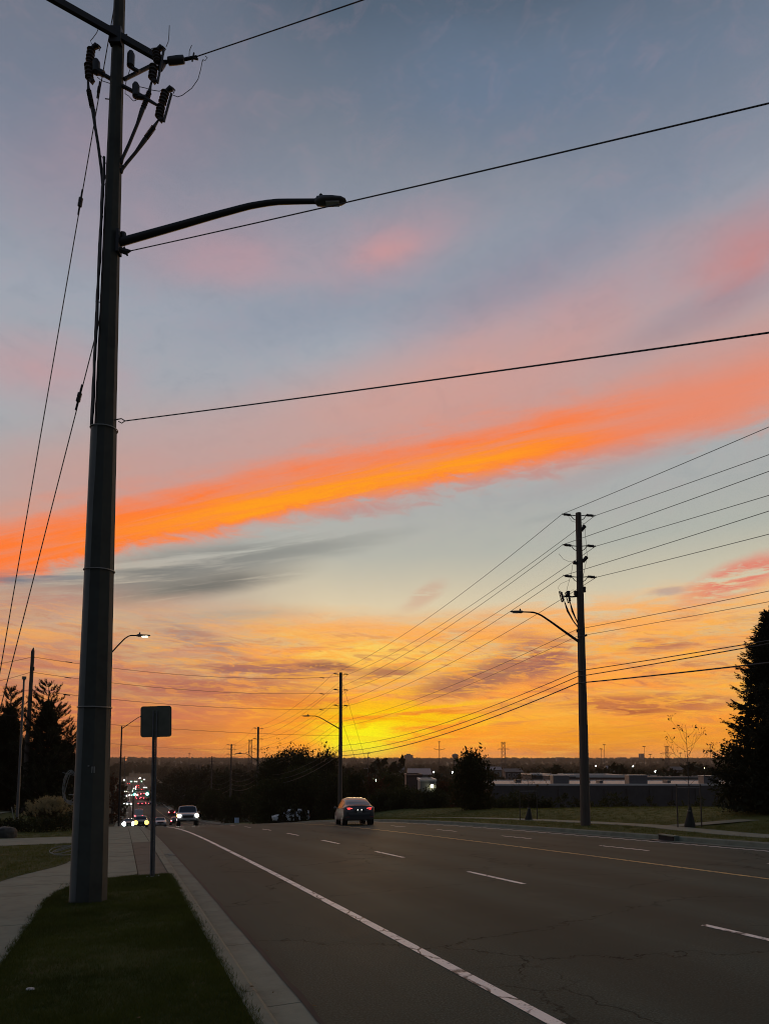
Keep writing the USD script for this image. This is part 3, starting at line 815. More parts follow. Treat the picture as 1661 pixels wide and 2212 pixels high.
zj = at(200, 925, BD)[2]
gd = MB()
zz = np.linspace(bzb - .1, zj - .02, 10)
gd.tube_fixed(np.array([face(z, -.95, -.05) for z in zz]), [.105] * 10, ZZ, 12)
part('cable_guard', gd.m, 'guard_plastic', big, 40)
for yy in (928, 1234, 1529):
    z = at(215, yy, BD)[2]
    r = R_at(z) + .022
    ring = MB()
    a = np.linspace(0, 2 * np.pi, 30)
    pp = []
    for t in a:
        d = -FW * math.cos(t) + RT * math.sin(t)
        c = np.array([bx, by, z]) + d * r
        g2 = face(z, -.95, -.05) - np.array([bx, by, z])
        c = c + d * max(0.0, (d.dot(g2) + .112 - r)) * (1.0 if d.dot(g2 / np.linalg.norm(g2)) > .6 else 0.0)
        pp.append(c)
    part('strap', ring.tube(pp, .011, 5, False).m, 'strap', big)
part('tag_plate', MB().box(face(at(221, 1663, BD)[2], .35, .006), (.05, .006, .10), -YAW + .2).m, 'strap', big)
part('bolt', MB().lathe(face(at(208, 1655, BD)[2], .05, .0), face(at(208, 1655, BD)[2], .05, .02), [(0, .012), (1, .012)], 6).m, 'strap', big)
for zpix in (80, 1050, 1700):
    pass


def c7(x, y, dd=0.0):
    return at(153.7 + .1943 * x, 61.5 + .1943 * y, BD + dd)


armA, armB = at(60, -46, BD - .93), at(349, 135, BD + .31)
dirA = (armB - armA); Lh = np.linalg.norm(dirA[:2]); armB[2] = armA[2] = (armA[2] + armB[2]) / 2
zarm = at(257, 78, BD - .1)[2]
armA[2] = armB[2] = zarm
dirA = armB - armA
off = -FW * .16
M = np.stack([dirA / np.linalg.norm(dirA), np.cross(ZZ, dirA / np.linalg.norm(dirA)), ZZ], 1)
part('crossarm', MB().box((armA + armB) / 2 + 0 * off, (np.linalg.norm(dirA), .075, .115), M=M).m, 'dark_metal', big)
part('arm_bracket', MB().box(np.array([bx, by, zarm]) - FW * .11, (.20, .10, .30), -YAW).m, 'dark_metal', big)
# the slanting brace and cut-out brackets
part('brace', MB().tube([c7(590, 560), c7(890, 410, .25)], .032, 8).m, 'dark_metal', big)
part('bracket', MB().tube([c7(450, 560), c7(330, 490)], .034, 8).m, 'dark_metal', big)
part('bracket', MB().tube([c7(575, 635), c7(800, 755), c7(960, 850, -.05)], [.034, .034, .022], 8).m, 'dark_metal', big)
part('bracket', MB().tube([c7(300, 470), c7(360, 500)], .055, 8).m, 'dark_metal', big)
# strain insulator at the arm's end
si = part('strain_insulator', MB().lathe(c7(1075, 360, .1), c7(1258, 338, .1), [(0, .05), (.04, .066), (.5, .070), (.96, .066), (1, .05)], 14).m, 'grey_polymer', big, 40)
part('clamp', MB().tube([c7(985, 400, .1), c7(1000, 380, .1), c7(1075, 362, .1)], [.06, .05, .028], 8).tube([c7(1258, 338, .1), c7(1300, 330, .1), c7(1400, 305, .1)], [.028, .03, .022], 8).tube([c7(1345, 360, .1), c7(1365, 265, .1)], .014, 6).tube([c7(1330, 320, .1), c7(1410, 335, .1)], .02, 6).m, 'dark_metal', si)
part('arm_end_plate', MB().tube([c7(985, 445, .05), c7(1015, 385, .1), c7(1040, 400, .1)], [.05, .065, .04], 8).m, 'dark_metal', big)
# fused cut-outs
for (t0, t1, b0, b1, link) in (((225, 215), (205, 370), (190, 385), (205, 560), None), ((945, 235), (960, 370), (920, 400), (900, 560), ((1030, 230), (960, 600))), ((1050, 690), (1010, 835), (1000, 850), (975, 990), ((1115, 720), (1030, 1030)))):
    co = part('cutout', MB().ribbed(c7(*t0), c7(*t1), .072, 4, .62).ribbed(c7(*b0), c7(*b1), .075, 4, .62).m, 'porcelain', big)
    hw = MB().tube([c7(t0[0], t0[1] + 10), c7(t0[0] + 55, t0[1] - 30), c7(t0[0] + 85, t0[1] - 15)], [.035, .05, .03], 7).tube([c7(b1[0], b1[1]), c7(b1[0] + 30, b1[1] + 25), c7(b1[0] + 55, b1[1] + 10)], [.035, .05, .02], 7)
    hw.tube([c7(t0[0] + 70, t0[1] - 45), c7(t0[0] + 105, t0[1] - 10), c7(t0[0] + 85, t0[1] + 25)], .010, 5)
    part('hardware', hw.m, 'dark_metal', co)
    if link:
        part('fuse_tube', MB().tube([c7(*link[0]), c7(*link[1])], .022, 8).m, 'grey_polymer', co)
# surge arresters
for (a, b, w) in (((660, 430), (668, 250), .064), ((722, 770), (720, 600), .062), ((280, 500), (278, 340), .066)):
    part('arrester', MB().lathe(c7(*a), c7(*b), [(0, w * .4), (.08, w * .7), (.10, w), (.82, w), (.90, w * .75), (.97, w * .65), (1, w * .3)], 12).m, 'grey_polymer', big, 40)
part('arrester_mount', MB().tube([c7(660, 430), c7(690, 440), c7(760, 478)], [.022, .035, .035], 7).tube([c7(722, 770), c7(740, 755), c7(840, 765)], [.03, .04, .045], 7).m, 'dark_metal', big)
# cable terminations: sheds, stress cone, cable down to the pole
for top, a, b, pts, r in (((185, 560), (195, 680), (235, 880), [(245, 900), (262, 1060), (300, 1290), (335, 1560), (352, 1740)], .026), ((895, 580), (870, 700), (800, 880), [(790, 900), (735, 1060), (640, 1290), (570, 1440), (556, 1500)], .027), ((975, 1005), (920, 1090), (830, 1215), [(820, 1230), (720, 1370), (620, 1490), (568, 1560), (556, 1600)], .027)):
    tm = part('cable_termination', MB().tube([c7(*top), c7(*a)], [.014, .03], 8).ribbed(c7(*a), c7(*b), .045, 9, .6).m, 'grey_polymer', big)
    part('cable', MB().tube([c7(*b)] + [c7(*p) for p in pts], [.036, .040] + [r] * (len(pts) - 1), 8).m, 'cable', tm, True)
# cables running down the left face into the guard
for k, dx in enumerate((-1.25, -1.05, -.85)):
    z1, z2 = at(220, 470 - 60 * k, BD)[2], zj
    zz = np.linspace(z1, z2, 14)
    part('riser_cable', MB().tube([face(z, dx + .02 * math.sin(i * 1.7 + k), .028 + .02 * abs(math.sin(i * .9 + k))) for i, z in enumerate(zz)], .021, 7).m, 'cable', big, True)
part('riser_cable', MB().tube([c7(352, 1740), at(222, 420, BD), face(at(222, 500, BD)[2], -1.3, .04)], .024, 7).m, 'cable', big, True)
# thin leads
lead = lambda *pp: part('lead', MB().tube(np.array([c7(*p) for p in pp]), .006, 5).m, 'wire', big)
lead((300, 0), (285, 40), (245, 95), (215, 130), (228, 165), (250, 180))
lead((1092, -40), (1088, 60), (1080, 140), (1055, 200))
lead((860, 250), (900, 215), (960, 205), (1000, 205))
lead((750, 640), (820, 655), (900, 680), (980, 692), (1060, 665))
lead((655, 450), (630, 520), (605, 610), (600, 720), (640, 745), (690, 800), (725, 795))
lead((290, 535), (340, 575), (440, 608)); lead((318, 1390), (360, 1450), (412, 1540)); lead((1340, 180), (1315, 240), (1312, 300)); lead((560, 2250), (575, 2370), (600, 2440))
lead((1490, 300), (1515, 320), (1490, 350), (1465, 340), (1462, 360)); lead((395, 1610), (375, 1640), (390, 1690), (372, 1740), (368, 1690), (385, 1640))
lead((1130, 735), (1185, 755), (1235, 738), (1340, 660), (1410, 560), (1440, 450), (1460, 345))
for sx, yy in ((1.5, 78), (-1.6, 215), (1.55, 360), (1.6, 515), (-1.5, 655)):
    z = at(255, yy, BD)[2]
    part('step_bolt', MB().tube([face(z, sx * .9, -.02), face(z, sx * .9, .07)], .010, 6).m, 'galvanised', big)
# its lamp
lz = at(262, 528, BD)
tip = at(682, 434, BD - .1)
lamp_arm(big, face(lz[2], 1.25, -.02), tip, .5, .068, .042, scale=.86)
part('arm_plate', MB().box(face(lz[2], 1.25, .015), (.05, .16, .40), -YAW).m, 'dark_metal', big)
part('secondary_clamp', MB().tube([face(at(262, 542, BD)[2], 1.2, 0), at(272, 543, BD), at(283, 541, BD)], [.045, .05, .012], 8).tube([at(268, 534, BD), at(275, 551, BD)], .018, 6).tube([at(266, 503, BD), at(268, 520, BD)], [.05, .05], 8).m, 'dark_metal', big)
part('messenger_clamp', MB().tube([face(at(254, 910, BD)[2], 1.3, 0), at(262, 904, BD), at(270, 909, BD)], [.012, .01, .01], 6).tube([at(256, 910, BD), at(263, 914, BD), at(270, 909, BD)], .009, 6).m, 'dark_metal', big)

# wires from it over the road to a pole out of the picture on the right
P0 = np.array([19.6, -14.4])


def through(A, px, py, xy):
    """Height at which a straight wire from A, seen passing the place (px, py), meets the upright line at xy."""
    d = ray(px, py)
    h = (xy - A[:2]); nrm = np.array([-h[1], h[0]])
    t = nrm.dot(A[:2] - EYE[:2]) / nrm.dot(d[:2])
    q = EYE + d * t
    s = (q[:2] - A[:2]).dot(h) / h.dot(h)
    return q, s


def stay(A, px, py, xy, sag=0.0):
    q, s = through(A, px, py, xy)
    end = A + (q - A) / max(s, .05)
    p = sag_line(A, end, sag, 24)
    zc = np.interp(s, np.linspace(0, 1, 24), p[:, 2])
    p[:, 2] += (q[2] - zc) * np.linspace(0, 1, 24) / max(s, .05)
    return p


wire('overhead_wire', stay(c7(1400, 305, .1), 780, 0, P0, .15), .0095, 'topmost wire leaving the crossarm of the big pole to the upper right')
wire('overhead_wire', stay(at(283, 541, BD), 1661, 222, P0, .25), .0085, 'wire from below the big lamp arm across the sky to the right')
wire('overhead_wire', stay(at(270, 909, BD), 1661, 718, P0, .2), .0095, 'lowest wire from the big pole, tied on at its upper joint')
# guys down to the left
def guy(pix, balls, label, dirxy):
    A = np.array([bx, by, at(*pix[0], BD)[2]]) - FW * 0 + np.append(dirxy, 0) * R_at(at(*pix[0], BD)[2])
    xy = np.array([bx, by]) + dirxy * 7.5
    q, s = through(A, *pix[1], xy)
    end = A + (q - A) / s
    t0 = (end[2] - gz(*end[:2])) / (end[2] - A[2])
    if end[2] < gz(*end[:2]):
        end = A + (end - A) * (A[2] - gz(*xy)) / (A[2] - end[2])
    gt = thing('guy_wire', label, 'guy wire')
    part('strand', MB().tube([A, end], .009, 5).m, 'wire', gt)
    for (fx, fy), L in balls:
        d = ray(fx, fy); h = end - A
        nn = np.array([-h[1], h[0]]); t = nn.dot(A[:2] - EYE[:2]) / nn.dot(d[:2])
        p = EYE + d * t; u = h / np.linalg.norm(h)
        part('guy_insulator', MB().lathe(p - u * L / 2, p + u * L / 2, [(0, .02), (.08, L * .22), (.45, L * .22), (.5, L * .16), (.55, L * .22), (.92, L * .22), (1, .02)], 10).m, 'grey_polymer', gt, 40)
        part('grip', MB().tube([p - u * L * 1.3, p - u * L / 2], .016, 6).tube([p + u * L / 2, p + u * L * 1.3], .016, 6).m, 'dark_metal', gt)


gdir = np.array([-.62, .785])
guy([(246, -20), (2, 1440)], [((173.5, 436), .17), ((213, 193), .11)], 'longer guy wire of the big pole, running down past its left insulators', gdir)
guy([(216, 648), (24, 1440)], [((170.5, 858), .17)], 'shorter guy wire of the big pole, starting below the lamp arm', gdir)
# coil of spare cable hanging on its left side
zc = at(157, 1705, BD)
cm = MB()
for k in range(5):
    a = np.linspace(0, 2 * np.pi, 26)
    ww, hh = .085 + .012 * k, .215 + .014 * ((k * 3) % 5)
    c = zc + RT * (.012 * k - .02) - FW * (.03 + .02 * k)
    cm.tube([c + RT * ww * math.cos(t) * (1 + .15 * math.sin(2 * t + k)) + ZZ * (hh * math.sin(t) - .03 * math.cos(2 * t)) + FW * .03 * math.sin(t + k) for t in a], .0055, 5, False)
cm.tube([zc + ZZ * .20 + RT * .06, zc + ZZ * .23 - RT * .05, zc + ZZ * .26 - RT * .17], .005, 5)
cm.tube([zc + RT * x * .01 - ZZ * .09 for x in (-6, -2, 3, 8)], .008, 5)
solo('cable_coil', cm.m, 'pale_cable', 'pale coil of spare cable hanging on the left side of the big pole', 'cable coil')
lc = at(142, 1846, 20.3)
lc[2] = gz(*lc[:2]) + .10
cm = MB()
for k in range(3):
    a = np.linspace(0, 2 * np.pi, 20)
    cm.tube([lc + np.array([math.cos(t) * (.42 - .06 * k), math.sin(t) * .25, .06 + .10 * math.sin(t + k) + .03 * k]) for t in a], .010, 5, False)
solo('cable_loop', cm.m, 'pale_cable', 'loose pale loop of cable lying on the grass left of the big pole', 'cable')

# --- the line of poles along the far side of the road
def line_pole(x, y, top, label, D, levels, lamp=None, gear=False, arms=.76, r0=.20, r1=.115, xt=None):
    zb = gz(x, y)
    p = thing('utility_pole', label, 'utility pole', group='utility poles along the far side of the road')
    mb = MB()
    zz = np.linspace(zb - .3, top, 10)
    mb.tube_fixed(np.array([[x, y, z] for z in zz]), np.linspace(r0, r1, 10), ZZ, 12)
    part('shaft', mb.m, 'pole_wood', p, 40)
    tips = []
    for z in levels:
        for s in (-1, 1):
            a = np.array([x, y, z]) + RT * s * .1
            b = a + RT * s * .27 + ZZ * .03
            c = a + RT * s * (arms - .1) + ZZ * (.0 if s > 0 else .07)
            ins = part('insulator', MB().ribbed(b, c - RT * s * .08, .072, 5, .7, 8).m, 'grey_polymer', p)
            part('stand_off', MB().tube([a, b], .022, 6).tube([a - ZZ * .22, a - ZZ * .15 + RT * s * .14, b], .018, 6).m, 'dark_metal', ins)
            part('wire_clamp', MB().tube([c - RT * s * .10, c, c + ZZ * .07], [.025, .03, .012], 6).m, 'dark_metal', ins)
            tips.append(c)
    if lamp:
        lamp_arm(p, np.array([x, y, lamp[0]]) - RT * .1, lamp[1], .5, .062, .032, scale=lamp[2])
    return p, tips


lv1 = [at(1250, yy, 32)[2] for yy in (1114, 1180, 1247)]
pole1, t1 = line_pole(19.38, 27.0, at(1249, 1108, 32)[2], 'nearest tall wooden pole on the right, with lamp arm and cut-outs', 32, lv1, (at(1250, 1387, 32)[2], at(1128, 1322, 32.0 - .4), .95), r0=.225, r1=.13)


def c8(x, y, dd=0.0):
    return at(1075.7 + .2313 * x, 1091 + .2313 * y, 32 + dd)


for a, b in (((775, 240), (812, 195)), ((790, 530), (830, 485)), ((745, 545), (702, 535)), ((803, 815), (803, 765)), ((725, 845), (725, 805)), ((655, 850), (655, 805))):
    part('strain_insulator', MB().ribbed(c8(*a), c8(*b), .10, 4, .75, 8).m, 'grey_polymer', pole1)
part('bracket', MB().tube([c8(770, 850), c8(690, 858), c8(600, 850)], .035, 7).tube([c8(770, 880), c8(730, 850)], .03, 6).m, 'dark_metal', pole1)
for (a, b, c, d) in (((570, 808), (595, 905), (590, 815), (612, 895)), ((628, 822), (655, 915), (655, 815), (672, 900))):
    co = part('cutout', MB().ribbed(c8(*c), c8(*d), .065, 5, .7, 8).m, 'porcelain', pole1)
    part('fuse_tube', MB().tube([c8(*a), c8(*b)], .025, 6).tube([c8(*a), c8(*c)], .03, 6).tube([c8(*b), c8(*d)], .03, 6).m, 'dark_metal', co)
for a, pts in (((620, 900), [(650, 990), (700, 1080), (752, 1150)]), ((672, 905), [(695, 990), (725, 1060), (752, 1120)])):
    part('cable', MB().tube([c8(*a)] + [c8(*q) for q in pts], [.02, .05, .03, .026][:len(pts) + 1], 7).m, 'cable', pole1, True)
ld = lambda pts, f, p, r=.008: part('lead', MB().tube([f(*q) for q in pts], r, 4).m, 'wire', p)
for pts in ([(665, 115), (690, 150), (740, 165)], [(770, 160), (795, 170), (808, 190)], [(812, 220), (820, 330), (832, 480)], [(568, 455), (610, 505), (660, 528), (702, 528)], [(695, 560), (688, 620), (640, 800)], [(670, 700), (585, 735), (558, 775), (580, 800)], [(828, 510), (800, 640), (790, 700)], [(640, 830), (700, 790), (740, 840)]):
    ld(pts, c8, pole1)
part('clamp', MB().tube([c8(800, 1225), c8(830, 1215)], .05, 6).tube([c8(735, 1165), c8(740, 1190)], .04, 6).m, 'dark_metal', pole1)

D2 = 72.0
lv2 = [at(735, yy, D2)[2] for yy in (1457, 1491, 1525)]
x2, y2 = at(735, 1700, D2)[:2]
pole2, t2 = line_pole(x2, y2, at(735, 1453, D2)[2], 'wooden pole with a lamp arm standing behind the driving grey car', D2, lv2, (at(735, 1575, D2)[2], at(668, 1547, D2 - .6), 1.25), r0=.24, r1=.15)
specs = [(558, 1571, 115, (1574, 1597, 1619), 'wooden pole in front of the left end of the dark tree clump'), (500, 1608, 152, (1610, 1619, 1630), 'thin pole with three short crossarms left of the lattice tower'), (458, 1634, 187, (1637, 1645, 1653), 'small far pole just above the oncoming pale car'), (430, 1652, 222, (1655, 1660, 1666), 'smallest far pole among the trees above the red tail lamps')]
tl = [t1, t2]
poles = [(19.38, 27.0), (x2, y2)]
for px, pt_, D, lv, lab in specs:
    q = at(px, pt_, D)
    lamp = None
    if D == 152:
        pass
    pp, tt = line_pole(q[0], q[1], q[2], lab, D, [at(px, v, D)[2] for v in lv], (at(558, 1644, D)[2], at(521, 1628, D - 1), 1.6) if D == 115 else None, arms=.8 if D < 150 else 1.0, r0=.22, r1=.15)
    tl.append(tt); poles.append((q[0], q[1]))
part('transformer', MB().lathe(at(430, 1672, 222), at(430, 1680, 222), [(0, .25), (.1, .32), (.9, .32), (1, .25)], 10).m, 'grey_metal', pp)

# their wires: each runs along the whole line, starting at a pole out of the frame on the right
edge_y = {0: 922, 1: 982, 2: 1018, 3: 1070, 4: 1104, 5: 1154}
names_w = ['top left', 'top right', 'middle left', 'middle right', 'lower left', 'lower right']
for k in range(6):
    run = list(stay(t1[k], 1661, edge_y[k], P0 + np.array([0, 0]), .25)[::-1])
    for i in range(len(tl) - 1):
        run += list(sag_line(tl[i][k], tl[i + 1][k], .75 if i == 0 else .9, 18)[1:])
    wire('line_wire', np.array(run), .0125, 'long wire on the %s insulators of the far-side poles' % names_w[k], group=None)
for k, (zp, zp2, zp3, ey, lab, r) in enumerate(((1360, 1560, 1655, 1277, 'upper neutral wire of the far-side poles, below the cut-outs', .012), (1375, 1572, 1660, 1300, 'lower neutral wire of the far-side poles, just over the lamp arm', .010), (1450, 1611, 1672, None, 'uppermost of the three thick telephone cables on the far-side poles', .018), (1462, 1624, 1682, None, 'middle telephone cable of the far-side poles', .020), (1476, 1633, 1692, None, 'lowest and thickest telephone cable of the far-side poles', .028))):
    a = np.array([19.38, 27.0, at(1252, zp, 32)[2]]) - RT * .2
    b = np.array([x2, y2, at(735, zp2, D2)[2]]) - RT * .2
    tx = {1450: (1630, 1389), 1462: (1620, 1398), 1476: (1608, 1438)}.get(zp, (1661, ey))
    run = list(stay(a, tx[0], tx[1], P0, .35)[::-1]) + list(sag_line(a, b, .55 if zp < 1400 else .75, 18)[1:])
    prev = b
    for i, (px, D) in enumerate(((558, 115), (500, 152), (458, 187), (430, 222))):
        c = np.array([poles[i + 2][0], poles[i + 2][1], poles and at(px, zp3 + (0, 12, 20, 26)[i], D)[2]])
        run += list(sag_line(prev, c, 1.2 if i == 0 and zp > 1400 else .8, 14)[1:]); prev = c
    wire('telephone_cable' if zp > 1400 else 'neutral_wire', np.array(run), r, lab, 'cable' if zp > 1400 else 'power line', 'cable')
# guys of the second pole
for (a, b, ball, lab) in (((738, 1475), (826, 1741), (800, 1668), 'right guy wire of the pole behind the grey car'), ((738, 1560), (812, 1741), (771, 1635), 'left guy wire of the pole behind the grey car')):
    A = np.array([x2, y2, at(*a, D2)[2]]) + RT * .15
    B = at(*b, D2 + 4); B[2] = gz(B[0], B[1])
    gt = thing('guy_wire', lab, 'guy wire')
    part('strand', MB().tube([A, B], .014, 4).m, 'wire', gt)
    m = A + (B - A) * .62
    u = (B - A) / np.linalg.norm(B - A)
    part('guy_insulator', MB().lathe(m - u * .22, m + u * .22, [(0, .02), (.1, .06), (.9, .06), (1, .02)], 8).m, 'grey_polymer', gt)

# --- left side: wooden pole, slim mast, wires across the road
DW = 55.0
wx, wy = at(50, 1760, DW)[:2]
wt = at(71, 1407, DW)
wp = thing('wooden_pole', 'bare wooden pole with slanted top among the pines at far left', 'utility pole')
base = np.array([wx, wy, gz(wx, wy) - .3])
zz = np.linspace(0, 1, 9)[:, None]
axis_w = base + (wt - base) * zz
mb = MB().tube_fixed(axis_w, np.linspace(.19, .125, 9), wt - base, 12)
part('shaft', mb.m, 'pole_wood', wp, 40)
part('pole_cap', MB().lathe(wt - ZZ * .02, wt + ZZ * .28 + RT * .04, [(0, .125), (1, .03)], 10).m, 'pole_wood', wp)
wl = []
for yy, xx in ((1420, 70.5), (1453, 68), (1491, 65)):
    c = at(xx, yy, DW)
    part('insulator', MB().ribbed(c - RT * .12, c + RT * .16, .06, 3, .6, 8).m, 'porcelain', wp)
    wl.append(c + RT * .16)
part('bolt', MB().box(at(69, 1445, DW) + RT * .14, (.10, .1, .3)).m, 'dark_metal', wp)
ends = [(700, 1471), (700, 1501), (700, 1535)]
for k, (c, lab) in enumerate(zip(wl, ('uppermost wire crossing the road from the left wooden pole', 'second wire crossing the road from the left wooden pole', 'third wire crossing the road from the left wooden pole'))):
    yy = (1462, 1497, 1531)[k]
    e = np.array([x2, y2, at(735, yy, D2)[2]]) - RT * .2
    run = list(sag_line(at(-60, (1440, 1481, 1508)[k], DW + 2), c - RT * .3, .12, 8)) + list(sag_line(c, e, (.75, .65, .55)[k], 26))
    w_ = thing('crossing_wire', lab, 'power line')
    part('conductor', MB().tube(run, .017, 5).m, 'wire', w_)
    i1 = sag_line(c, e, .7, 26)
    u_ = (i1[2] - i1[1]) / np.linalg.norm(i1[2] - i1[1])
    part('splice', MB().tube([i1[2], i1[2] + u_ * .5], .035, 6).m, 'dark_metal', w_)
    part('splice', MB().tube([i1[-3], i1[-3] + u_ * .5], .035, 6).m, 'dark_metal', w_)
for (a, b, Da, Db, sg, lab) in (((150, 1547), (735, 1590), 60, 72, .5, 'fourth wire crossing the road, just above the square sign'), ((200, 1597), (500, 1618), 90, 152, .6, 'lowest thin wire crossing the road below the square sign')):
    A, B = at(*a, Da), at(*b, Db)
    A2 = A + (A - B) / np.linalg.norm(A - B) * 12
    wire('crossing_wire', sag_line(A2, B, sg, 26), .016, lab)
mx, my = at(36, 1788, 41)[:2]
mt = at(52, 1467, 41)
mast = thing('slim_mast', 'slim pale steel mast with a small square cap left of the wooden pole', 'mast')
base = np.array([mx, my, gz(mx, my) - .2])
part('shaft', MB().tube_fixed(base + (mt - base) * zz, np.linspace(.085, .05, 9), mt - base, 10).m, 'grey_metal', mast, 40)
part('cap', MB().box(mt + ZZ * .06, (.20, .20, .17), .3).box(mt - ZZ * .05, (.11, .11, .08), .3).m, 'grey_metal', mast)


def street_light(px, top, base_y, D, head, label, lit=None, s=1.0):
    t = at(px, top, D)
    zb = gz(t[0], t[1])
    sl = thing('street_light', label, 'street light', group='street lights along the left pavement')
    part('shaft', MB().tube_fixed(np.array([[t[0], t[1], z] for z in np.linspace(zb - .1, t[2], 6)]), np.linspace(.105, .062, 6), ZZ, 10).m, 'dark_metal', sl, 40)
    part('base_plate', MB().box((t[0], t[1], zb + .05), (.36, .36, .1)).m, 'grey_metal', sl)
    lamp_arm(sl, t - ZZ * .25, head, .4, .04, .026, scale=s, lit=lit)
    return sl


street_light(214, 1428, 1790, 33, at(297, 1373, 33), 'street light with its lamp burning, half hidden behind the big pole', 'lamp_glow', 1.0)
street_light(263, 1569, 1780, 66, at(318, 1547, 66), 'street light standing just left of the square sign', None, 1.2)

# ---------------------------------------------------------------- road sign seen from behind, small things on the ground
sx, sy = at(330, 1888, 14.65)[:2]
sz = gz(sx, sy)
sg = thing('road_sign', 'back of a square road sign with rounded corners on a perforated post', 'road sign')
pt0, pt1 = np.array([sx, sy, sz - .1]), at(335.5, 1535, 14.65)
pu = (pt1 - pt0) / np.linalg.norm(pt1 - pt0)
from shapely.geometry import box as sbox
import shapely
hw = .026
holes = [shapely.Point(0, z).buffer(.0075, 3) for z in np.arange(.12, 2.92, .055)]
L = np.linalg.norm(pt1 - pt0)
flat = sbox(-hw, 0, hw, L).difference(shapely.union_all(holes))
Mx = np.eye(4)
web = trimesh.creation.extrude_polygon(flat, .004, engine='earcut')
w0 = web.copy()
TR = np.stack([RT, pu, -FW], 1)
post = MB()
post.add(np.asarray(w0.vertices) @ TR.T + pt0 + FW * .02, w0.faces)
for s in (-1, 1):
    post.box((pt0 + pt1) / 2 + RT * s * hw + FW * .002, (.004, L, .04), M=TR)
    post.box((pt0 + pt1) / 2 + RT * s * (hw + .012) - FW * .020, (.024, L, .004), M=TR)
part('post', post.m, 'galvanised', sg)
ctr = at(336, 1559, 14.62)
tilt = math.radians(1.2)
Rr = RT * math.cos(tilt) + ZZ * math.sin(tilt); Ru = ZZ * math.cos(tilt) - RT * math.sin(tilt)
pl_ = sbox(-.262, -.262, .262, .262).buffer(.058, 8)
pm = trimesh.creation.extrude_polygon(pl_, .005, engine='earcut')
part('panel', (np.asarray(pm.vertices) @ np.stack([Rr, Ru, -FW], 1).T + ctr + FW * .035, pm.faces), 'sign_back', sg)
for k in (-.19, .19):
    c = ctr + Ru * k
    part('bolt', MB().lathe(c + FW * .03, c - FW * .012, [(0, .012), (1, .012)], 6).m, 'galvanised', sg)
for (px, py, lab, s) in ((317, 1889, 'base', .05),):
    sh = MB()
    for k in range(7):
        a = rnd.uniform(0, 6.28); r = rnd.uniform(.05, .14)
        sh.tri = None
        sh.lathe((sx + r * math.cos(a), sy - .05 + r * .4 * math.sin(a), sz), (sx + r * math.cos(a) + .01, sy - .05 + r * .4 * math.sin(a), sz + rnd.uniform(.02, .05)), [(0, .02), (.6, .025), (1, .008)], 5)
    solo('gravel', sh.m, 'litter', 'few pale pebbles around the foot of the square sign post', kind='stuff')


def lump(c, r, seed, flat=.6, n=2):
    m = trimesh.creation.icosphere(n, 1.0)
    v = np.asarray(m.vertices)
    v = v * (0.65 + .7 * meshkit.fbm(v * 1.6 + seed, 4, seed)[:, None])
    return v * np.array([r, r * .85, r * flat]) + np.asarray(c), m.faces


q = at(68, 2024, 6.3); q[2] = gz(q[0], q[1]) + .05
mb = MB()
for k in range(4):
    lv, lf = lump(q + np.array([rnd.uniform(-.03, .03), rnd.uniform(-.02, .02), -.02]), rnd.uniform(.014, .03), 3 + k, .4, 1)
    mb.add(lv, lf)
solo('litter', mb.m, 'litter', 'crumpled white scrap lying at the edge of the grass strip, lower left', 'litter')
q = at(392, 1888, 12.7); q[2] = road_z(q[1]) + .04
mb = MB()
for k in range(6):
    mb.add(*lump(q + np.array([rnd.uniform(-.07, .07), rnd.uniform(-.1, .1), rnd.uniform(-.01, .02)]), rnd.uniform(.03, .07), k, .7, 1))
solo('dirt_clod', mb.m, 'clod', 'dark clump of wet leaves in the gutter beside the grass strip', 'debris')
q = at(363, 1837, 21.2); q[2] = road_z(q[1]) + .03
solo('twig', MB().tube([q - RT * .25, q + ZZ * .02, q + RT * .2 + FW * .05], .012, 5).tube([q, q + RT * .15 - FW * .12 + ZZ * .01], .008, 5).m, 'pale_cable', 'pale broken twig lying across the gutter beyond the sign', 'debris')
leaf = MB()
for k in range(60):
    x = rnd.choice([rnd.uniform(-.9, .9), rnd.uniform(.95, 1.6), rnd.uniform(1.5, 9)]); y = rnd.uniform(4.5, 24)
    z = (road_z(y) + (.03 if x > 1.13 else .19))
    a = rnd.uniform(0, 6.28); s = rnd.uniform(.012, .028)
    u = np.array([math.cos(a), math.sin(a), rnd.uniform(-.3, .3)]) * s; w = np.array([-math.sin(a), math.cos(a), rnd.uniform(-.3, .3)]) * s * .6
    leaf.quads(np.array([[x, y, z]]), u[None], w[None])
solo('fallen_leaves', leaf.m, 'leaf_dry', 'scattered small dry leaves on the road edge and grass', kind='stuff')
# catch basin in the far kerb
q = at(1355, 1808, 22.2)
cb = thing('storm_drain', 'dark kerb inlet of a storm drain across the road', 'storm drain')
zb = float(road_z(19.3))
part('frame', MB().box((17.10, 19.3, zb + .175), (.24, .75, .03)).box((17.13, 18.93, zb + .09), (.20, .05, .15)).box((17.13, 19.67, zb + .09), (.20, .05, .15)).m, 'kerb_concrete', cb)
part('opening', MB().box((17.04, 19.3, zb + .09), (.06, .69, .14)).m, 'drain', cb)
part('grate', MB().box((16.82, 19.3, zb + .016), (.40, .7, .012)).m, 'dark_metal', cb)
# small lawn sign
q = at(511, 1782, 62); q[2] = gz(q[0], q[1])
ls = thing('yard_sign', 'small pale blue sign low in the grass at the far road edge', 'sign')
part('panel', MB().box(q + ZZ * .42, (.40, .02, .44), -YAW).m, 'yard_sign', ls)
for s in (-.13, .13):
    part('leg', MB().tube([q + RT * s - ZZ * .1, q + RT * s + ZZ * .22], .008, 5).m, 'dark_metal', ls)

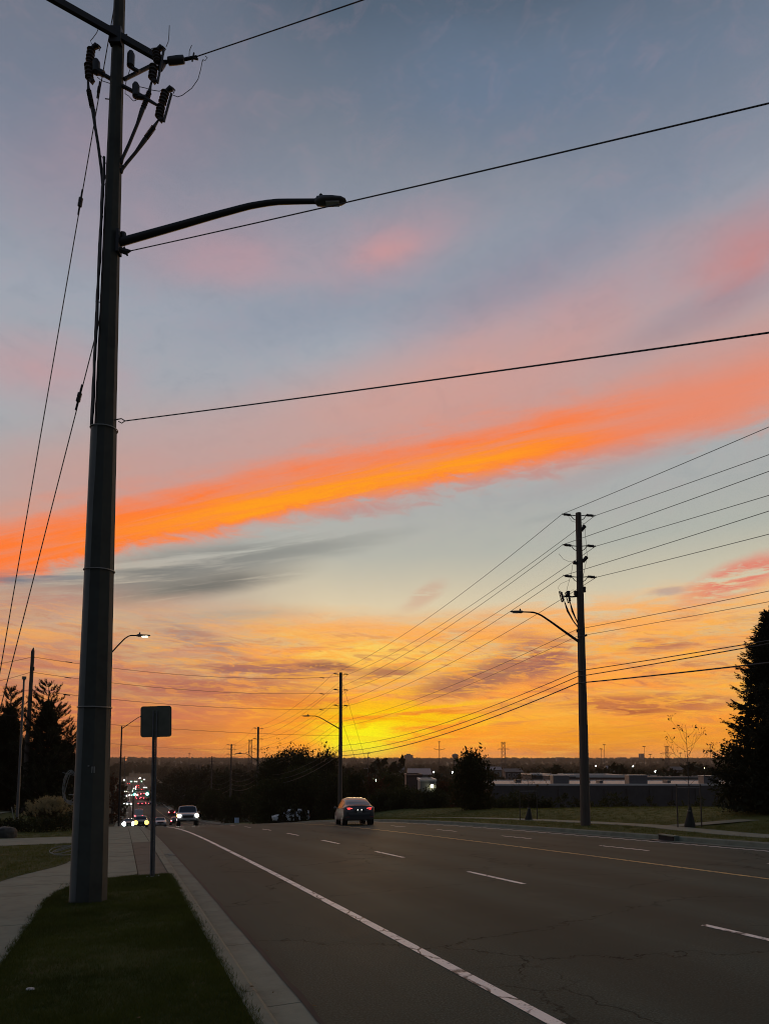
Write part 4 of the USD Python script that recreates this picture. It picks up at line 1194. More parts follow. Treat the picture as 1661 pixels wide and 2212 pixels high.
# ---------------------------------------------------------------- vehicles
def car_mesh(kind):
    """Stations along the car (x forward): place, sill, belt line, roof line, half widths at sill, belt and roof."""
    if kind == 'hatch':
        return [(-2.36, .62, .78, .80, .66, .70, .60), (-2.30, .44, .98, 1.00, .80, .84, .66), (-2.14, .34, 1.04, 1.11, .90, .91, .70), (-1.90, .30, 1.03, 1.17, .93, .945, .71), (-1.45, .28, 1.00, 1.36, .945, .955, .68), (-.85, .24, .98, 1.54, .95, .955, .655), (-.2, .22, .97, 1.615, .95, .955, .65), (.35, .22, .96, 1.61, .95, .955, .64), (.85, .22, .95, 1.46, .95, .95, .66), (1.35, .24, .93, 1.12, .94, .93, .74), (1.62, .26, .90, .97, .93, .90, .76), (2.05, .28, .78, .86, .88, .84, .70), (2.28, .36, .66, .72, .78, .74, .58), (2.36, .46, .58, .60, .62, .60, .48)]
    if kind == 'pickup':
        return [(-2.85, .62, 1.10, 1.12, .86, .92, .86), (-2.8, .55, 1.22, 1.24, .92, .97, .90), (-1.2, .45, 1.24, 1.26, .97, .99, .90), (-1.05, .42, 1.24, 1.84, .97, .99, .74), (-.2, .40, 1.22, 1.92, .98, .99, .74), (.55, .40, 1.20, 1.88, .98, .99, .74), (1.2, .40, 1.18, 1.26, .98, .98, .84), (2.0, .42, 1.14, 1.20, .97, .95, .84), (2.6, .46, 1.06, 1.10, .94, .92, .80), (2.78, .58, .96, .98, .86, .84, .74)]
    if kind == 'van':
        return [(-3.0, .55, 1.2, 2.60, .98, 1.04, 1.00), (-2.95, .45, 1.2, 2.68, 1.02, 1.06, 1.02), (0, .40, 1.2, 2.70, 1.02, 1.06, 1.02), (1.2, .40, 1.2, 2.66, 1.02, 1.05, .98), (1.9, .40, 1.2, 2.1, 1.0, 1.0, .85), (2.5, .42, 1.1, 1.25, .98, .95, .84), (2.95, .48, .95, 1.0, .9, .88, .76)]
    if kind == 'suv':
        return [(-2.30, .60, 1.0, 1.05, .80, .84, .70), (-2.25, .42, 1.12, 1.55, .88, .92, .66), (-1.9, .34, 1.12, 1.68, .93, .95, .68), (-.6, .30, 1.09, 1.74, .95, .96, .68), (.3, .30, 1.06, 1.72, .95, .96, .68), (.75, .30, 1.04, 1.58, .95, .95, .68), (1.3, .32, 1.02, 1.14, .94, .93, .76), (1.9, .34, .96, 1.02, .91, .89, .76), (2.25, .42, .82, .86, .84, .80, .66), (2.32, .5, .7, .72, .7, .68, .56)]
    return [(-2.28, .58, .86, .88, .74, .78, .66), (-2.2, .42, .98, 1.0, .82, .86, .70), (-1.65, .30, .98, 1.04, .90, .91, .70), (-1.1, .26, .96, 1.34, .92, .92, .62), (-.4, .24, .95, 1.45, .92, .92, .60), (.3, .24, .93, 1.43, .92, .92, .60), (1.1, .25, .90, 1.02, .91, .90, .70), (1.9, .28, .80, .86, .87, .84, .70), (2.25, .40, .66, .68, .76, .74, .58)]


def build_car(root, kind, paint_, heads='headlight', tails='taillight', facing='rear', detail=True, lamp_r=.13):
    S = car_mesh(kind)
    # finer stations by interpolation
    xs = np.array([s[0] for s in S])
    cols = [PchipInterpolator(xs, [s[i] for s in S]) for i in range(1, 7)]
    xx = np.unique(np.concatenate([np.linspace(xs[0], xs[-1], 40 if detail else 16), xs]))
    rows = []
    for x in xx:
        zs_, zb_, zr_, ws, wb, wr = [float(c(x)) for c in cols]
        half = [(0, zs_), (ws * .80, zs_), (ws * .97, zs_ + .06), (ws, zs_ + .18), (wb, (zs_ + zb_) / 2 + .04), (wb * .985, zb_ - .03), (wb * .955, zb_), (wr + (wb * .955 - wr) * .22, zb_ + (zr_ - zb_) * .80), (wr, zb_ + (zr_ - zb_) * .92), (wr * .72, zr_), (0, zr_ + .012)]
        rows.append([(x, -a, b) for a, b in half] + [(x, a, b) for a, b in half[-2:0:-1]])
    V = np.array(rows); nr, nc = V.shape[:2]
    quads = [[i * nc + j, i * nc + (j + 1) % nc, (i + 1) * nc + (j + 1) % nc, (i + 1) * nc + j] for i in range(nr - 1) for j in range(nc)]
    mb = MB().add(V.reshape(-1, 3), quads)
    for i, flip in ((0, 0), (nr - 1, 1)):
        mb.add(np.vstack([V[i], V[i].mean(0)[None]]), [[(j + 1) % nc, j, nc] if flip == 0 else [j, (j + 1) % nc, nc] for j in range(nc)])
    body = part('body', mb.m, paint_, root, 35)
    H = lambda x: [float(c(x)) for c in cols]

    def pane(x0, x1, ja, jb, inset, name, n=7, mat='car_glass', out=.010):
        """Glass along the greenhouse between two section corners, both sides mirrored by index."""
        rws = []
        for x in np.linspace(x0, x1, n):
            k = np.searchsorted(xx, x); k = min(max(k, 1), len(xx) - 1)
            t = (x - xx[k - 1]) / (xx[k] - xx[k - 1])
            P = V[k - 1] * (1 - t) + V[k] * t
            a, b = P[ja], P[jb]
            d = b - a
            rws.append([a + d * inset, b - d * inset * .6])
        A = np.array(rws)
        c = A.reshape(-1, 3).copy()
        nrm = np.cross(A[-1, 0] - A[0, 0], A[0, 1] - A[0, 0]); nrm /= np.linalg.norm(nrm)
        ctr_ = np.array([0, 0, .8]); nrm = nrm * np.sign(nrm.dot(c.mean(0) - ctr_))
        c += nrm * out
        return part(name, (c, [[2 * i, 2 * i + 1, 2 * i + 3, 2 * i + 2] for i in range(n - 1)]), mat, root)

    def across(x0, x1, name, n=8, shrink=.92, out=.012, mat='car_glass', lo=None):
        """Windscreen or rear window: the top of the sections between two stations."""
        rws = []
        for x in np.linspace(x0, x1, n):
            _, zb_, zr_, _, _, wr = H(x)
            w = wr * shrink
            rws.append([(x, -w, zb_ + (zr_ - zb_) * .93), (x, -w * .7, zr_), (x, 0, zr_ + .012), (x, w * .7, zr_), (x, w, zb_ + (zr_ - zb_) * .93)])
        A = np.array(rws)
        dx = np.array([-(A[-1, 2, 2] - A[0, 2, 2]), 0, A[-1, 2, 0] - A[0, 2, 0]]); dx /= np.linalg.norm(dx)
        if dx[2] < 0: dx = -dx
        c = A.reshape(-1, 3) + dx * out
        return part(name, (c, [[i * 5 + j, i * 5 + j + 1, (i + 1) * 5 + j + 1, (i + 1) * 5 + j] for i in range(n - 1) for j in range(4)]), mat, root, True)

    side = {'hatch': [(-1.55, -.45), (-.36, .95)], 'suv': [(-1.9, -.7), (-.6, .2), (.28, .95)], 'pickup': [(-.95, -.15), (-.05, .95)], 'van': [(1.25, 1.95)], 'sedan': [(-1.25, -.35), (-.27, .75)]}[kind]
    for a, b in side:
        pane(a, b, 6, 7, .08, 'side_window'); pane(a, b, nc - 6, nc - 7, .08, 'side_window')
    back = {'hatch': (-1.93, -.72), 'suv': (-2.24, -2.02), 'pickup': (-1.18, -1.06), 'van': None, 'sedan': (-1.6, -.75)}[kind]
    frontg = {'hatch': (.55, 1.42), 'suv': (.42, 1.2), 'pickup': (.66, 1.16), 'van': (1.3, 2.3), 'sedan': (.4, 1.05)}[kind]
    if back:
        across(*back, 'rear_window')
    across(*frontg, 'windscreen')
    ax = {'hatch': (-1.42, 1.47), 'suv': (-1.4, 1.42), 'pickup': (-1.75, 1.85), 'van': (-1.7, 1.9), 'sedan': (-1.38, 1.38)}[kind]
    wr_ = {'hatch': .36, 'suv': .37, 'pickup': .41, 'van': .38, 'sedan': .33}[kind]
    for a in ax:
        for s in (-1, 1):
            y = s * (.965 if kind in ('pickup', 'van') else .935 if kind != 'sedan' else .90)
            ty = part('wheel', MB().lathe((a, y - s * .235, wr_), (a, y, wr_), [(0, wr_ * .7), (.06, wr_ * .94), (.2, wr_), (.8, wr_), (.94, wr_ * .95), (1, wr_ * .72)], 20).m, 'tyre', root, 40)
            part('rim', MB().lathe((a, y - s * .03, wr_), (a, y + s * .006, wr_), [(0, wr_ * .68), (.8, wr_ * .66), (1, wr_ * .1)], 12).m, 'rim', ty)
            part('wheel_arch', MB().lathe((a, y - s * .30, wr_ + .02), (a, y - s * .010, wr_ + .02), [(0, wr_ * 1.15), (1, wr_ * 1.15)], 20).m, 'black_plastic', root)
    xr, xf = xx[0], xx[-1]
    z0 = H(xx[3])[0]
    part('rear_bumper', MB().box((xr + .22, 0, z0 + .09), (.36, 1.56, .26)).m, 'black_plastic', root)
    part('front_bumper', MB().box((xf - .22, 0, z0 + .06), (.36, 1.50, .24)).m, 'black_plastic', root)
    if kind == 'hatch':
        x = xr + .05
        # lip spoiler, plate recess with its two lamps, hooked tail lamps
        sp = MB()
        tt = np.linspace(-1, 1, 15)
        sp.tube(np.array([(-2.13 - .05 * (1 - abs(t) ** 3), t * .70, 1.125 - .035 * t * t) for t in tt]), [.016] + [.026] * 13 + [.016], 6)
        part('spoiler', sp.m, 'black_paint', root, True)
        part('plate_recess', MB().box((xr + .045, 0, .80), (.10, .66, .20)).m, 'black_plastic', root)
        part('number_plate', MB().box((xr - .012, 0, .79), (.012, .30, .15)).m, 'guard_plastic', root)
        for s in (-.115, .115):
            part('plate_lamp', MB().lathe((xr - .035, s, .865), (xr - .02, s, .915), [(0, .034), (.5, .022), (1, .006)], 6).m, 'plate_light', root)
        for s in (-1, 1):
            pts = lambda *pp: np.array([(xr + a, s * b, c) for a, b, c in pp])
            lens = part('tail_lamp', MB().tube(pts((.06, .42, .93), (.07, .55, .945), (.12, .72, .935), (.20, .82, .91), (.32, .875, .90)), [.035, .055, .075, .085, .05], 8).m, 'lamp_red', root, True)
            part('light_strip', MB().tube(pts((.015, .42, .965), (.02, .58, .995), (.075, .74, .985), (.12, .80, .95), (.11, .80, .885), (.06, .70, .865)), .0165, 6).m, 'tail_bright', lens)
            part('light_glow', MB().tube(pts((.02, .56, .92), (.08, .74, .915)), [.03, .03], 6).m, 'taillight', lens)
        part('lower_diffuser', MB().box((xr + .10, 0, .40), (.20, 1.50, .14)).m, 'black_plastic', root)
        part('rear_fog_lens', MB().box((xr + .02, .70, .47), (.04, .20, .035)).box((xr + .02, -.70, .47), (.04, .20, .035)).m, 'lamp_red', root)
    elif facing in ('rear', 'both'):
        for s in (-1, 1):
            w = H(xr + .06)[4]
            part('tail_lamp', MB().box((xr + .04, s * (w - .12), {'van': 1.0, 'suv': .98, 'pickup': .98}.get(kind, .80)), (.10, .24, .17)).m, tails, root)
    if facing in ('front', 'both') or kind == 'hatch':
        for s in (-1, 1):
            zh = {'pickup': .92, 'van': .92, 'suv': .76}.get(kind, .64)
            w = H(xf - .12)[3]
            hl = part('headlamp', MB().lathe((xf - .16, s * (w - .16), zh), (xf + .03, s * (w - .18), zh), [(0, lamp_r), (.7, lamp_r), (1, lamp_r * .85)], 12).m, heads if kind != 'hatch' else 'lamp_lens', root)
    if facing == 'front':
        part('grille', MB().box((xf + .01, 0, .72 if kind != 'pickup' else .84), (.05, .9, .22)).m, 'black_plastic', root)
        part('number_plate', MB().box((xf + .05, 0, .50), (.012, .30, .15)).m, 'guard_plastic', root)
    for s in (-1, 1):
        xm = frontg[0] + .28 if kind != 'van' else 1.9
        zz_ = H(xm)[1] + .05
        part('mirror', MB().lathe((xm, s * .93, zz_), (xm + .06, s * 1.09, zz_ + .02), [(0, .03), (.4, .07), (.8, .085), (1, .05)], 8).m, paint_, root)
    return root


def stand(dist_x, y):
    """Height and forward tilt (degrees) of the road there."""
    z = float(road_z(y)); s = (float(road_z(y + 1.3)) - float(road_z(y - 1.3))) / 2.6
    return z, math.degrees(math.atan(s))


def car_thing(name, label, cat, x, y, heading, group=None, lift=0.0):
    """heading: degrees of the car's nose from the road's forward direction, right positive."""
    z, t = stand(x, y)
    r = thing(name, label, cat, (x, y, z + lift), 90 - heading, 0, group)
    f = 1 if abs(heading) < 90 else -1
    UsdGeom.Xformable(r).AddRotateYOp().Set(-t * f)
    return r


c0 = car_thing('hatchback_car', 'grey hatchback driving away with red tail lamps lit, nearest car on the road', 'car', 13.32, 42.0, 9.0)
build_car(c0, 'hatch', 'grey_paint')
c1 = car_thing('pickup_truck', 'oncoming silver pickup truck with dazzling headlamps at the crest of the road', 'pickup truck', 5.75, 70.0, 183)
build_car(c1, 'pickup', 'silver_paint', 'headlight', facing='front', lamp_r=.16)
part('indicator', MB().box((2.55, -.985, .95), (.22, .05, .14)).m, 'indicator', c1)
c2 = car_thing('dark_sedan', 'dark car with two round red tail lamps just left of the oncoming pickup', 'car', 9.0, 136, 0)
build_car(c2, 'sedan', 'black_paint', tails='taillight_far')
c3 = car_thing('dark_hatchback', 'red-lit car driving away behind the pickup, higher up the picture', 'car', 13.6, 222, 0)
build_car(c3, 'suv', 'red_paint', tails='taillight_far', detail=False)
w4 = at(305, 1772, 98); w5 = at(279, 1777, 106)
c4 = car_thing('warm_lit_car', 'oncoming car with glaring warm yellow headlamps left of the square sign post', 'car', w4[0], w4[1] + 2.3, 180)
build_car(c4, 'suv', 'black_paint', 'headlight_warm', facing='front', detail=False, lamp_r=.30)
c5 = car_thing('cool_lit_car', 'oncoming car with a glaring bluish white headlamp beside the warm-lit one', 'car', w5[0], w5[1] + 2.3, 181)
build_car(c5, 'sedan', 'black_paint', 'headlight_cool', facing='front', detail=False, lamp_r=.30)
c6 = car_thing('pale_roof_car', 'low dark oncoming car with a pale roof edge just right of the sign post', 'car', 5.3, 112, 181)
build_car(c6, 'sedan', 'silver_paint', 'lamp_lens', facing='front', detail=False)
c7v = car_thing('box_van', 'pale boxy delivery van seen from behind left of the sign post', 'van', 3.9, 196, 0)
build_car(c7v, 'van', 'white_car_paint', tails='taillight_far', detail=False)

# traffic far down in the valley
far_on = thing('oncoming_car', 'far oncoming car in the valley with white headlamps', 'car', (0, 0, -50), group='oncoming cars far down the valley road')
far_off = None
protoA = protoB = None
on_px = [(260, 885), (312, 890), (358, 896), (245, 780), (288, 770), (345, 760), (405, 755), (452, 760), (295, 705), (410, 690), (455, 680), (430, 650), (450, 545), (440, 640), (515, 490), (590, 630), (580, 510), (180, 600), (215, 632)]
off_px = [(520, 882), (592, 888), (700, 886), (480, 790), (510, 800), (562, 795), (612, 812), (470, 735), (520, 735), (555, 725), (600, 728), (640, 722), (490, 640), (480, 600), (575, 672), (340, 570), (495, 810), (430, 735), (265, 640)]


def valley_spot(cx_, cy_, lift=.75):
    d = ray(230.5 + .1388 * cx_, 1613.5 + .1388 * cy_)
    t = np.linspace(120, 1200, 4000)
    p = EYE + d * t[:, None]
    k = np.argmax(p[:, 2] - lift < road_z(p[:, 1]))
    return p[k]


stage.RemovePrim(far_on.GetPath()); names.pop(('/World', 'oncoming_car'), None)
for kind_, pxs, lab, grp, hd in (('on', on_px, 'tiny oncoming car with white headlamps far down the valley road', 'oncoming cars far down the valley road', 180), ('off', off_px, 'tiny car with red tail lamps queuing far down the valley road', 'tail-lit cars far down the valley road', 0)):
    first = None
    for (a, b) in pxs:
        p = valley_spot(a, b)
        z, t = stand(p[0], p[1])
        if first is None:
            first = thing('oncoming_car' if kind_ == 'on' else 'queuing_car', lab, 'car', (p[0], p[1], z), 90 - hd, 0, grp)
            build_car(first, 'suv' if kind_ == 'on' else 'sedan', 'silver_paint' if kind_ == 'on' else 'black_paint', 'headlight_far', 'taillight_far', 'front' if kind_ == 'on' else 'rear', detail=False)
        else:
            dup(first, lab, (p[0] + rnd.uniform(-.5, .5), p[1] + rnd.uniform(-6, 6), z), 90 - hd + rnd.uniform(-5, 5), 0)
# traffic lights over the valley junctions
tl0 = None
for (a, b, mat, lab) in ((380, 545, 'signal_green', 'green traffic signal in the valley, upper left of the lights'), (545, 540, 'signal_green', 'green traffic signal high among the far lights'), (632, 752, 'signal_green', 'green traffic signal at the right of the tail lamps'), (425, 762, 'signal_green', 'green traffic signal amid the row of headlamps'), (160, 675, 'signal_red', 'red traffic signal at the left edge of the far lights'), (455, 618, 'signal_red', 'red traffic signal above the middle of the far lights')):
    p = valley_spot(a, b, 5.5)
    zb = gz(p[0], p[1])
    s = thing('traffic_signal', lab, 'traffic light', (p[0], p[1], zb))
    part('mast', MB().tube([(-2.2, 0, 0), (-2.2, 0, 6.4)], .12, 8).tube([(-2.2, 0, 6.1), (.2, 0, 6.2)], .07, 6).m, 'dark_metal', s)
    hd_ = part('signal_head', MB().box((0, 0, 5.55), (.40, .25, 1.1)).m, 'black_plastic', s)
    part('signal_lens', MB().lathe((0, -.13, 5.5), (0, -.26, 5.5), [(0, .22), (1, .20)], 10).m, mat, hd_)
p = valley_spot(275, 525, 7.0)
# lit lamps standing in the yards and car parks
for (px, py, D, lab, s) in ((268.5, 1686, 560, 'bright white yard lamp at the top left of the far traffic lights', 1.5), (508, 1672, 330, 'lit yard lamp left of the dark tree clump, the upper one', 1.0), (538, 1687, 260, 'lit yard lamp left of the dark tree clump, the lower one', 1.0), (937, 1669, 330, 'pair of lit lamps left of the round tree', 1.0), (977, 1669, 300, 'greenish white lamp just left of the round tree', 1.2), (1287, 1655, 420, 'small lit lamp just right of the nearest wooden pole', .8), (1367, 1656, 420, 'small lit lamp above the warehouse roof boxes', .9), (1415, 1667, 300, 'brightest lamp above the warehouse roof', 1.15), (1521, 1660, 330, 'warm lamp above the right end of the warehouse', .9), (812, 1686, 190, 'lamp shining through the trees behind the grey car', .7)):
    q = at(px, py, D)
    zb = gz(q[0], q[1])
    yl = thing('yard_lamp', lab, 'lamp post')
    part('shaft', MB().tube([(q[0], q[1], zb), (q[0], q[1], q[2] + .3)], .09, 6).m, 'dark_metal', yl)
    part('lamp_housing', MB().box(q + ZZ * .22, (.9 * s, .5, .22)).m, 'dark_metal', yl)
    part('lamp_lens', MB().lathe(q - FW * .10 + ZZ * .08, q - FW * .35 - ZZ * .12, [(0, .30 * s), (1, .24 * s)], 8).m, 'lamp_white' if 'warm' not in lab else 'lamp_glow', yl)

# ---------------------------------------------------------------- trees and shrubs
def leaf_cloud(q, cs, rs, per, size, squash=.8, shell=.55):
    """Leaves scattered in clumps with centres cs and radii rs."""
    C, U, Wv = [], [], []
    for c, r in zip(cs, rs):
        n = int(per * r * r) + 6
        d = q.normal(size=(n, 3)); d /= np.linalg.norm(d, axis=1, keepdims=True)
        rad = r * (shell + (1 - shell) * q.uniform(0, 1, n) ** .6) * (1 + .18 * q.normal(size=n))
        p = c + d * rad[:, None] * [1, 1, squash]
        u = q.normal(size=(n, 3)); u /= np.linalg.norm(u, axis=1, keepdims=True)
        w = np.cross(u, q.normal(size=(n, 3))); w /= np.linalg.norm(w, axis=1, keepdims=True) + 1e-9
        s = size * q.uniform(.6, 1.4, n)
        C.append(p); U.append(u * s[:, None]); Wv.append(w * (s * .5)[:, None])
    return np.vstack(C), np.vstack(U), np.vstack(Wv)


def broadleaf(seed, h, w, leaf, per, clumps=26, trunk=.22, low=.12, spiky=0.0):
    """A tree h tall and w wide at the origin: (trunk and limbs, crown)."""
    q = np.random.default_rng(seed)
    cs, rs, limbs = [], [], MB()
    limbs.tube([(0, 0, -.3), (.03 * h * q.normal(), .02 * h, h * .25), (.04 * h * q.normal(), 0, h * .55)], [.035 * h * .8, .026 * h * .8, .012 * h], 7)
    for k in range(clumps):
        t = (k + .5) / clumps
        z = h * (low + (1 - low) * t * .93)
        prof_ = math.sqrt(max(.10, 1 - ((t - .42) / .63) ** 2))
        a = k * 2.4 + q.uniform(-.4, .4)
        r = w * .5 * prof_ * q.uniform(.30, .88)
        c = np.array([r * math.cos(a), r * math.sin(a), z])
        cr = w * q.uniform(.15, .25) * (.65 + .35 * prof_)
        cs.append(c); rs.append(cr)
        limbs.tube([(0, 0, max(.1, z * .55)), c * [.5, .5, .85], c], [.010 * h, .007 * h, .003 * h], 5)
    C, U, Wv = leaf_cloud(q, cs, rs, per, leaf)
    crown = MB().quads(C, U, Wv)
    for k in range(int(70 * (1 + spiky * 3))):                      # shoots that break the outline
        c, r = cs[q.integers(len(cs))], rs[q.integers(len(cs))]
        d = q.normal(size=3); d[2] = abs(d[2]) + .5; d /= np.linalg.norm(d)
        b = c + d * r * .8
        n = 5 + int(5 * spiky)
        tt = np.linspace(0, 1, n)[:, None]
        p = b + d * tt * r * (.55 + .5 * spiky) + q.normal(size=(n, 3)) * .05 * r
        crown.quads(p, q.normal(size=(n, 3)) * leaf * .6, q.normal(size=(n, 3)) * leaf * .45)
    return limbs.m, crown.m


def tree_at(px, ytop, D, wpx, mat, label, seed, name='tree', cat='tree', leaf=None, clumps=26, low=.10, per=None, spiky=0.0, base=None):
    q = at(px, ytop, D)
    zb = gz(q[0], q[1]) if base is None else base
    h = q[2] - zb
    w = wpx * D / FPX
    leaf = leaf or max(.10, D / FPX * 2.2)
    per = per or 16.0 / (leaf * leaf) * .30
    lm, cr = broadleaf(seed, h, w, leaf, per, clumps, low=low, spiky=spiky)
    t = thing(name, label, cat, (q[0], q[1], zb), rnd.uniform(0, 360))
    part('trunk', lm, 'bark', t)
    part('crown', cr, mat, t)
    return t


tree_at(628, 1617, 104, 118, 'leaf_dark', 'tallest dark bushy tree of the clump left of the second pole', 21, spiky=.6, low=.02, clumps=34)
tree_at(582, 1641, 108, 70, 'leaf_dark', 'left shoulder of the dark tree clump, beside the third pole', 22, spiky=.6, low=.02)
tree_at(702, 1622, 100, 95, 'leaf_dark', 'dark spiky tree touching the left side of the second pole', 23, spiky=.7, low=.02, clumps=30)
tree_at(660, 1660, 96, 130, 'leaf_green', 'lower dark bush in front of the tall tree clump', 24, low=0, clumps=30)
tree_at(590, 1690, 98, 110, 'leaf_green', 'low spreading bush at the left foot of the dark clump', 25, low=0)
tree_at(722, 1672, 90, 80, 'leaf_dark', 'dark bush at the foot of the second pole', 26, low=0)
tree_at(1021, 1626, 66, 92, 'leaf_dark', 'round dense tree standing alone on the far grass bank', 27, leaf=.13, clumps=40, low=.0, spiky=.35)
for k, (px, yt, D, w, mat, lab) in enumerate(((770, 1670, 96, 60, 'leaf_dark', 'dark tree right behind the roof of the grey car'), (800, 1678, 110, 70, 'leaf_red', 'reddish brown tree behind the grey car'), (842, 1668, 115, 80, 'leaf_green', 'grey-green tree right of the reddish brown one'), (880, 1712, 84, 90, 'leaf_green', 'low bush right of the grey car on the far bank'), (935, 1716, 80, 90, 'leaf_dark', 'low dark bush left of the round tree'), (960, 1690, 82, 50, 'leaf_red', 'small brownish bush hugging the left of the round tree'), (830, 1716, 86, 80, 'leaf_dark', 'low hedge bush just right of the grey car'),
                                          (395, 1668, 240, 60, 'leaf_far', 'tree behind the tail-lit car on the far side'), (440, 1660, 215, 60, 'leaf_far', 'tree left of the lattice tower'), (478, 1664, 190, 60, 'leaf_dark', 'dark tree behind the thin pole with three crossarms'), (520, 1690, 165, 70, 'leaf_dark', 'dark tree under the left yard lamps'), (545, 1700, 135, 60, 'leaf_green', 'bush left of the third pole'), (420, 1700, 200, 50, 'leaf_dark', 'bush above the oncoming pickup truck'), (462, 1708, 165, 60, 'leaf_green', 'bush right of the oncoming pickup truck'), (500, 1720, 130, 60, 'leaf_dark', 'bush behind the small pale blue sign'),
                                          (246, 1672, 150, 40, 'leaf_red', 'brownish tree just right of the big pole'), (262, 1690, 210, 30, 'leaf_far', 'small tree behind the left street light'), (345, 1690, 330, 40, 'leaf_far', 'far tree right of the sign post'), (366, 1678, 300, 46, 'leaf_far', 'far tree above the red tail lamps on the right'))):
    tree_at(px, yt, D, w, mat, lab, 40 + k, low=0.0, clumps=22)
# brush along the foot of the warehouse wall
for k in range(17):
    px = 1050 + k * 33
    tree_at(px, 1722 + 8 * math.sin(k * 2.1), 74 + 6 * math.sin(k * 1.3), 52 + 14 * math.sin(k), 'leaf_green' if k % 3 else 'leaf_dark', 'low shrub of the hedge before the warehouse wall, number counted from the left: %s' % ('first', 'second', 'third', 'fourth', 'fifth', 'sixth', 'seventh', 'eighth', 'ninth', 'tenth', 'eleventh', 'twelfth', 'thirteenth', 'fourteenth', 'fifteenth', 'sixteenth', 'seventeenth')[k], 70 + k, 'hedge_shrub', 'shrub', low=0, clumps=12)
# trees left beyond the pines and behind the left street lights
for k, (px, yt, D, w, mat, lab) in enumerate(((120, 1600, 75, 120, 'leaf_dark', 'dark bushy tree under the right-hand pine'), (40, 1590, 80, 140, 'leaf_dark', 'dark bushy tree behind the slim mast'), (160, 1660, 70, 90, 'leaf_dark', 'dark shrub touching the left side of the big pole'), (-20, 1620, 70, 120, 'leaf_dark', 'dark tree at the far left edge'), (70, 1670, 66, 120, 'leaf_dark', 'dark shrub at the foot of the wooden pole'))):
    tree_at(px, yt, D, w, mat, lab, 90 + k, low=0, clumps=26)


def needle_brush(mb, q, p0, p1, rad, n, width=.018, curve=None):
    """Needles bristling from a twig, pointing forward."""
    p0, p1 = np.asarray(p0), np.asarray(p1)
    t = q.uniform(0, 1, n)[:, None]
    b = p0 + (p1 - p0) * t
    ax_ = (p1 - p0) / (np.linalg.norm(p1 - p0) + 1e-9)
    d = q.normal(size=(n, 3)); d -= (d @ ax_)[:, None] * ax_; d /= np.linalg.norm(d, axis=1, keepdims=True) + 1e-9
    tip = b + (d * .8 + ax_ * .75) * rad * q.uniform(.7, 1.2, (n, 1))
    s = np.cross(d, ax_) * width
    mb.tris(b - s, b + s, tip)


def spruce(x, y, zb, h, wid, label, seed):
    q = np.random.default_rng(seed)
    t = thing('spruce_tree', label, 'tree', (x, y, zb))
    wood, ndl = MB(), MB()
    wood.tube([(0, 0, -.2), (0, 0, h * .5), (0, 0, h * .97)], [.17, .10, .012], 8)
    z = .15
    while z < h * .97:
        f = 1 - z / h
        reach = wid * (f ** .80) * (1.05 if z > .8 else .8)
        nb = 9 if f > .25 else 6
        for k in range(nb):
            a = q.uniform(0, 2 * np.pi)
            R_ = reach * q.uniform(.72, 1.18) + .06
            droop = -.18 * f + .10
            d = np.array([math.cos(a), math.sin(a), 0])
            s = np.linspace(0, 1, 6)[:, None]
            p = np.array([0, 0, z + q.uniform(-.1, .1)]) + d * R_ * s + ZZ * (R_ * (droop * s - .14 * s * (1 - s) + .16 * s ** 3 + .22 * (1 - f) * s))
            wood.tube(p, np.linspace(.016, .004, 6), 4, False)
            nt = max(4, int(R_ * 9.0))
            for j in range(nt):
                u = (j + .6) / nt
                i = min(int(u * 5), 4); fr_ = u * 5 - i
                c = p[i] * (1 - fr_) + p[i + 1] * fr_
                for sd in (-1, 1):
                    ang = a + sd * q.uniform(.5, 1.0)
                    ln = (.20 + .40 * (1 - u) * min(1, R_)) * q.uniform(.7, 1.2)
                    e = c + np.array([math.cos(ang), math.sin(ang), q.uniform(-.25, .35)]) * ln
                    needle_brush(ndl, q, c, e, .065, 22, .020)
            needle_brush(ndl, q, p[-3], p[-1] + (p[-1] - p[-2]) * .45 + ZZ * .03, .075, 90, .020)
            needle_brush(ndl, q, p[0], p[-2], .12, 26, .04)
        z += .17 + .10 * f
    needle_brush(ndl, q, (0, 0, h * .88), (0, 0, h), .07, 90, .016)
    for k in range(5):
        a = k * 1.3
        needle_brush(ndl, q, (0, 0, h * .93), (.22 * math.cos(a), .22 * math.sin(a), h * .955), .05, 24, .012)
    # inner mass that closes the view through the crown
    n = 9000
    zz_ = h * .93 * q.uniform(0, 1, n) ** 1.35
    rr = wid * (1 - zz_ / h) ** .85 * .80 * np.sqrt(q.uniform(0, 1, n)) * (.8 + .4 * np.abs(np.sin(zz_ * 9.0))); an = q.uniform(0, 6.283, n)
    c = np.stack([rr * np.cos(an), rr * np.sin(an), zz_ + .1], 1)
    ndl.quads(c, q.normal(size=(n, 3)) * .10, q.normal(size=(n, 3)) * .05)
    part('trunk', wood.m, 'bark', t)
    part('crown', ndl.m, 'spruce_needle', t)


spx = at(1682, 1775, 34)
spruce(spx[0], spx[1], gz(spx[0], spx[1]), at(1682, 1308, 34)[2] - gz(spx[0], spx[1]), 2.75, 'large dark spruce rising at the right edge of the picture', 5)
tree_at(1585, 1612, 36, 95, 'leaf_dark', 'leafy shrub leaning out at the left foot of the spruce', 131, 'shrub', 'shrub', leaf=.075, clumps=24, low=0, spiky=.9, per=420)


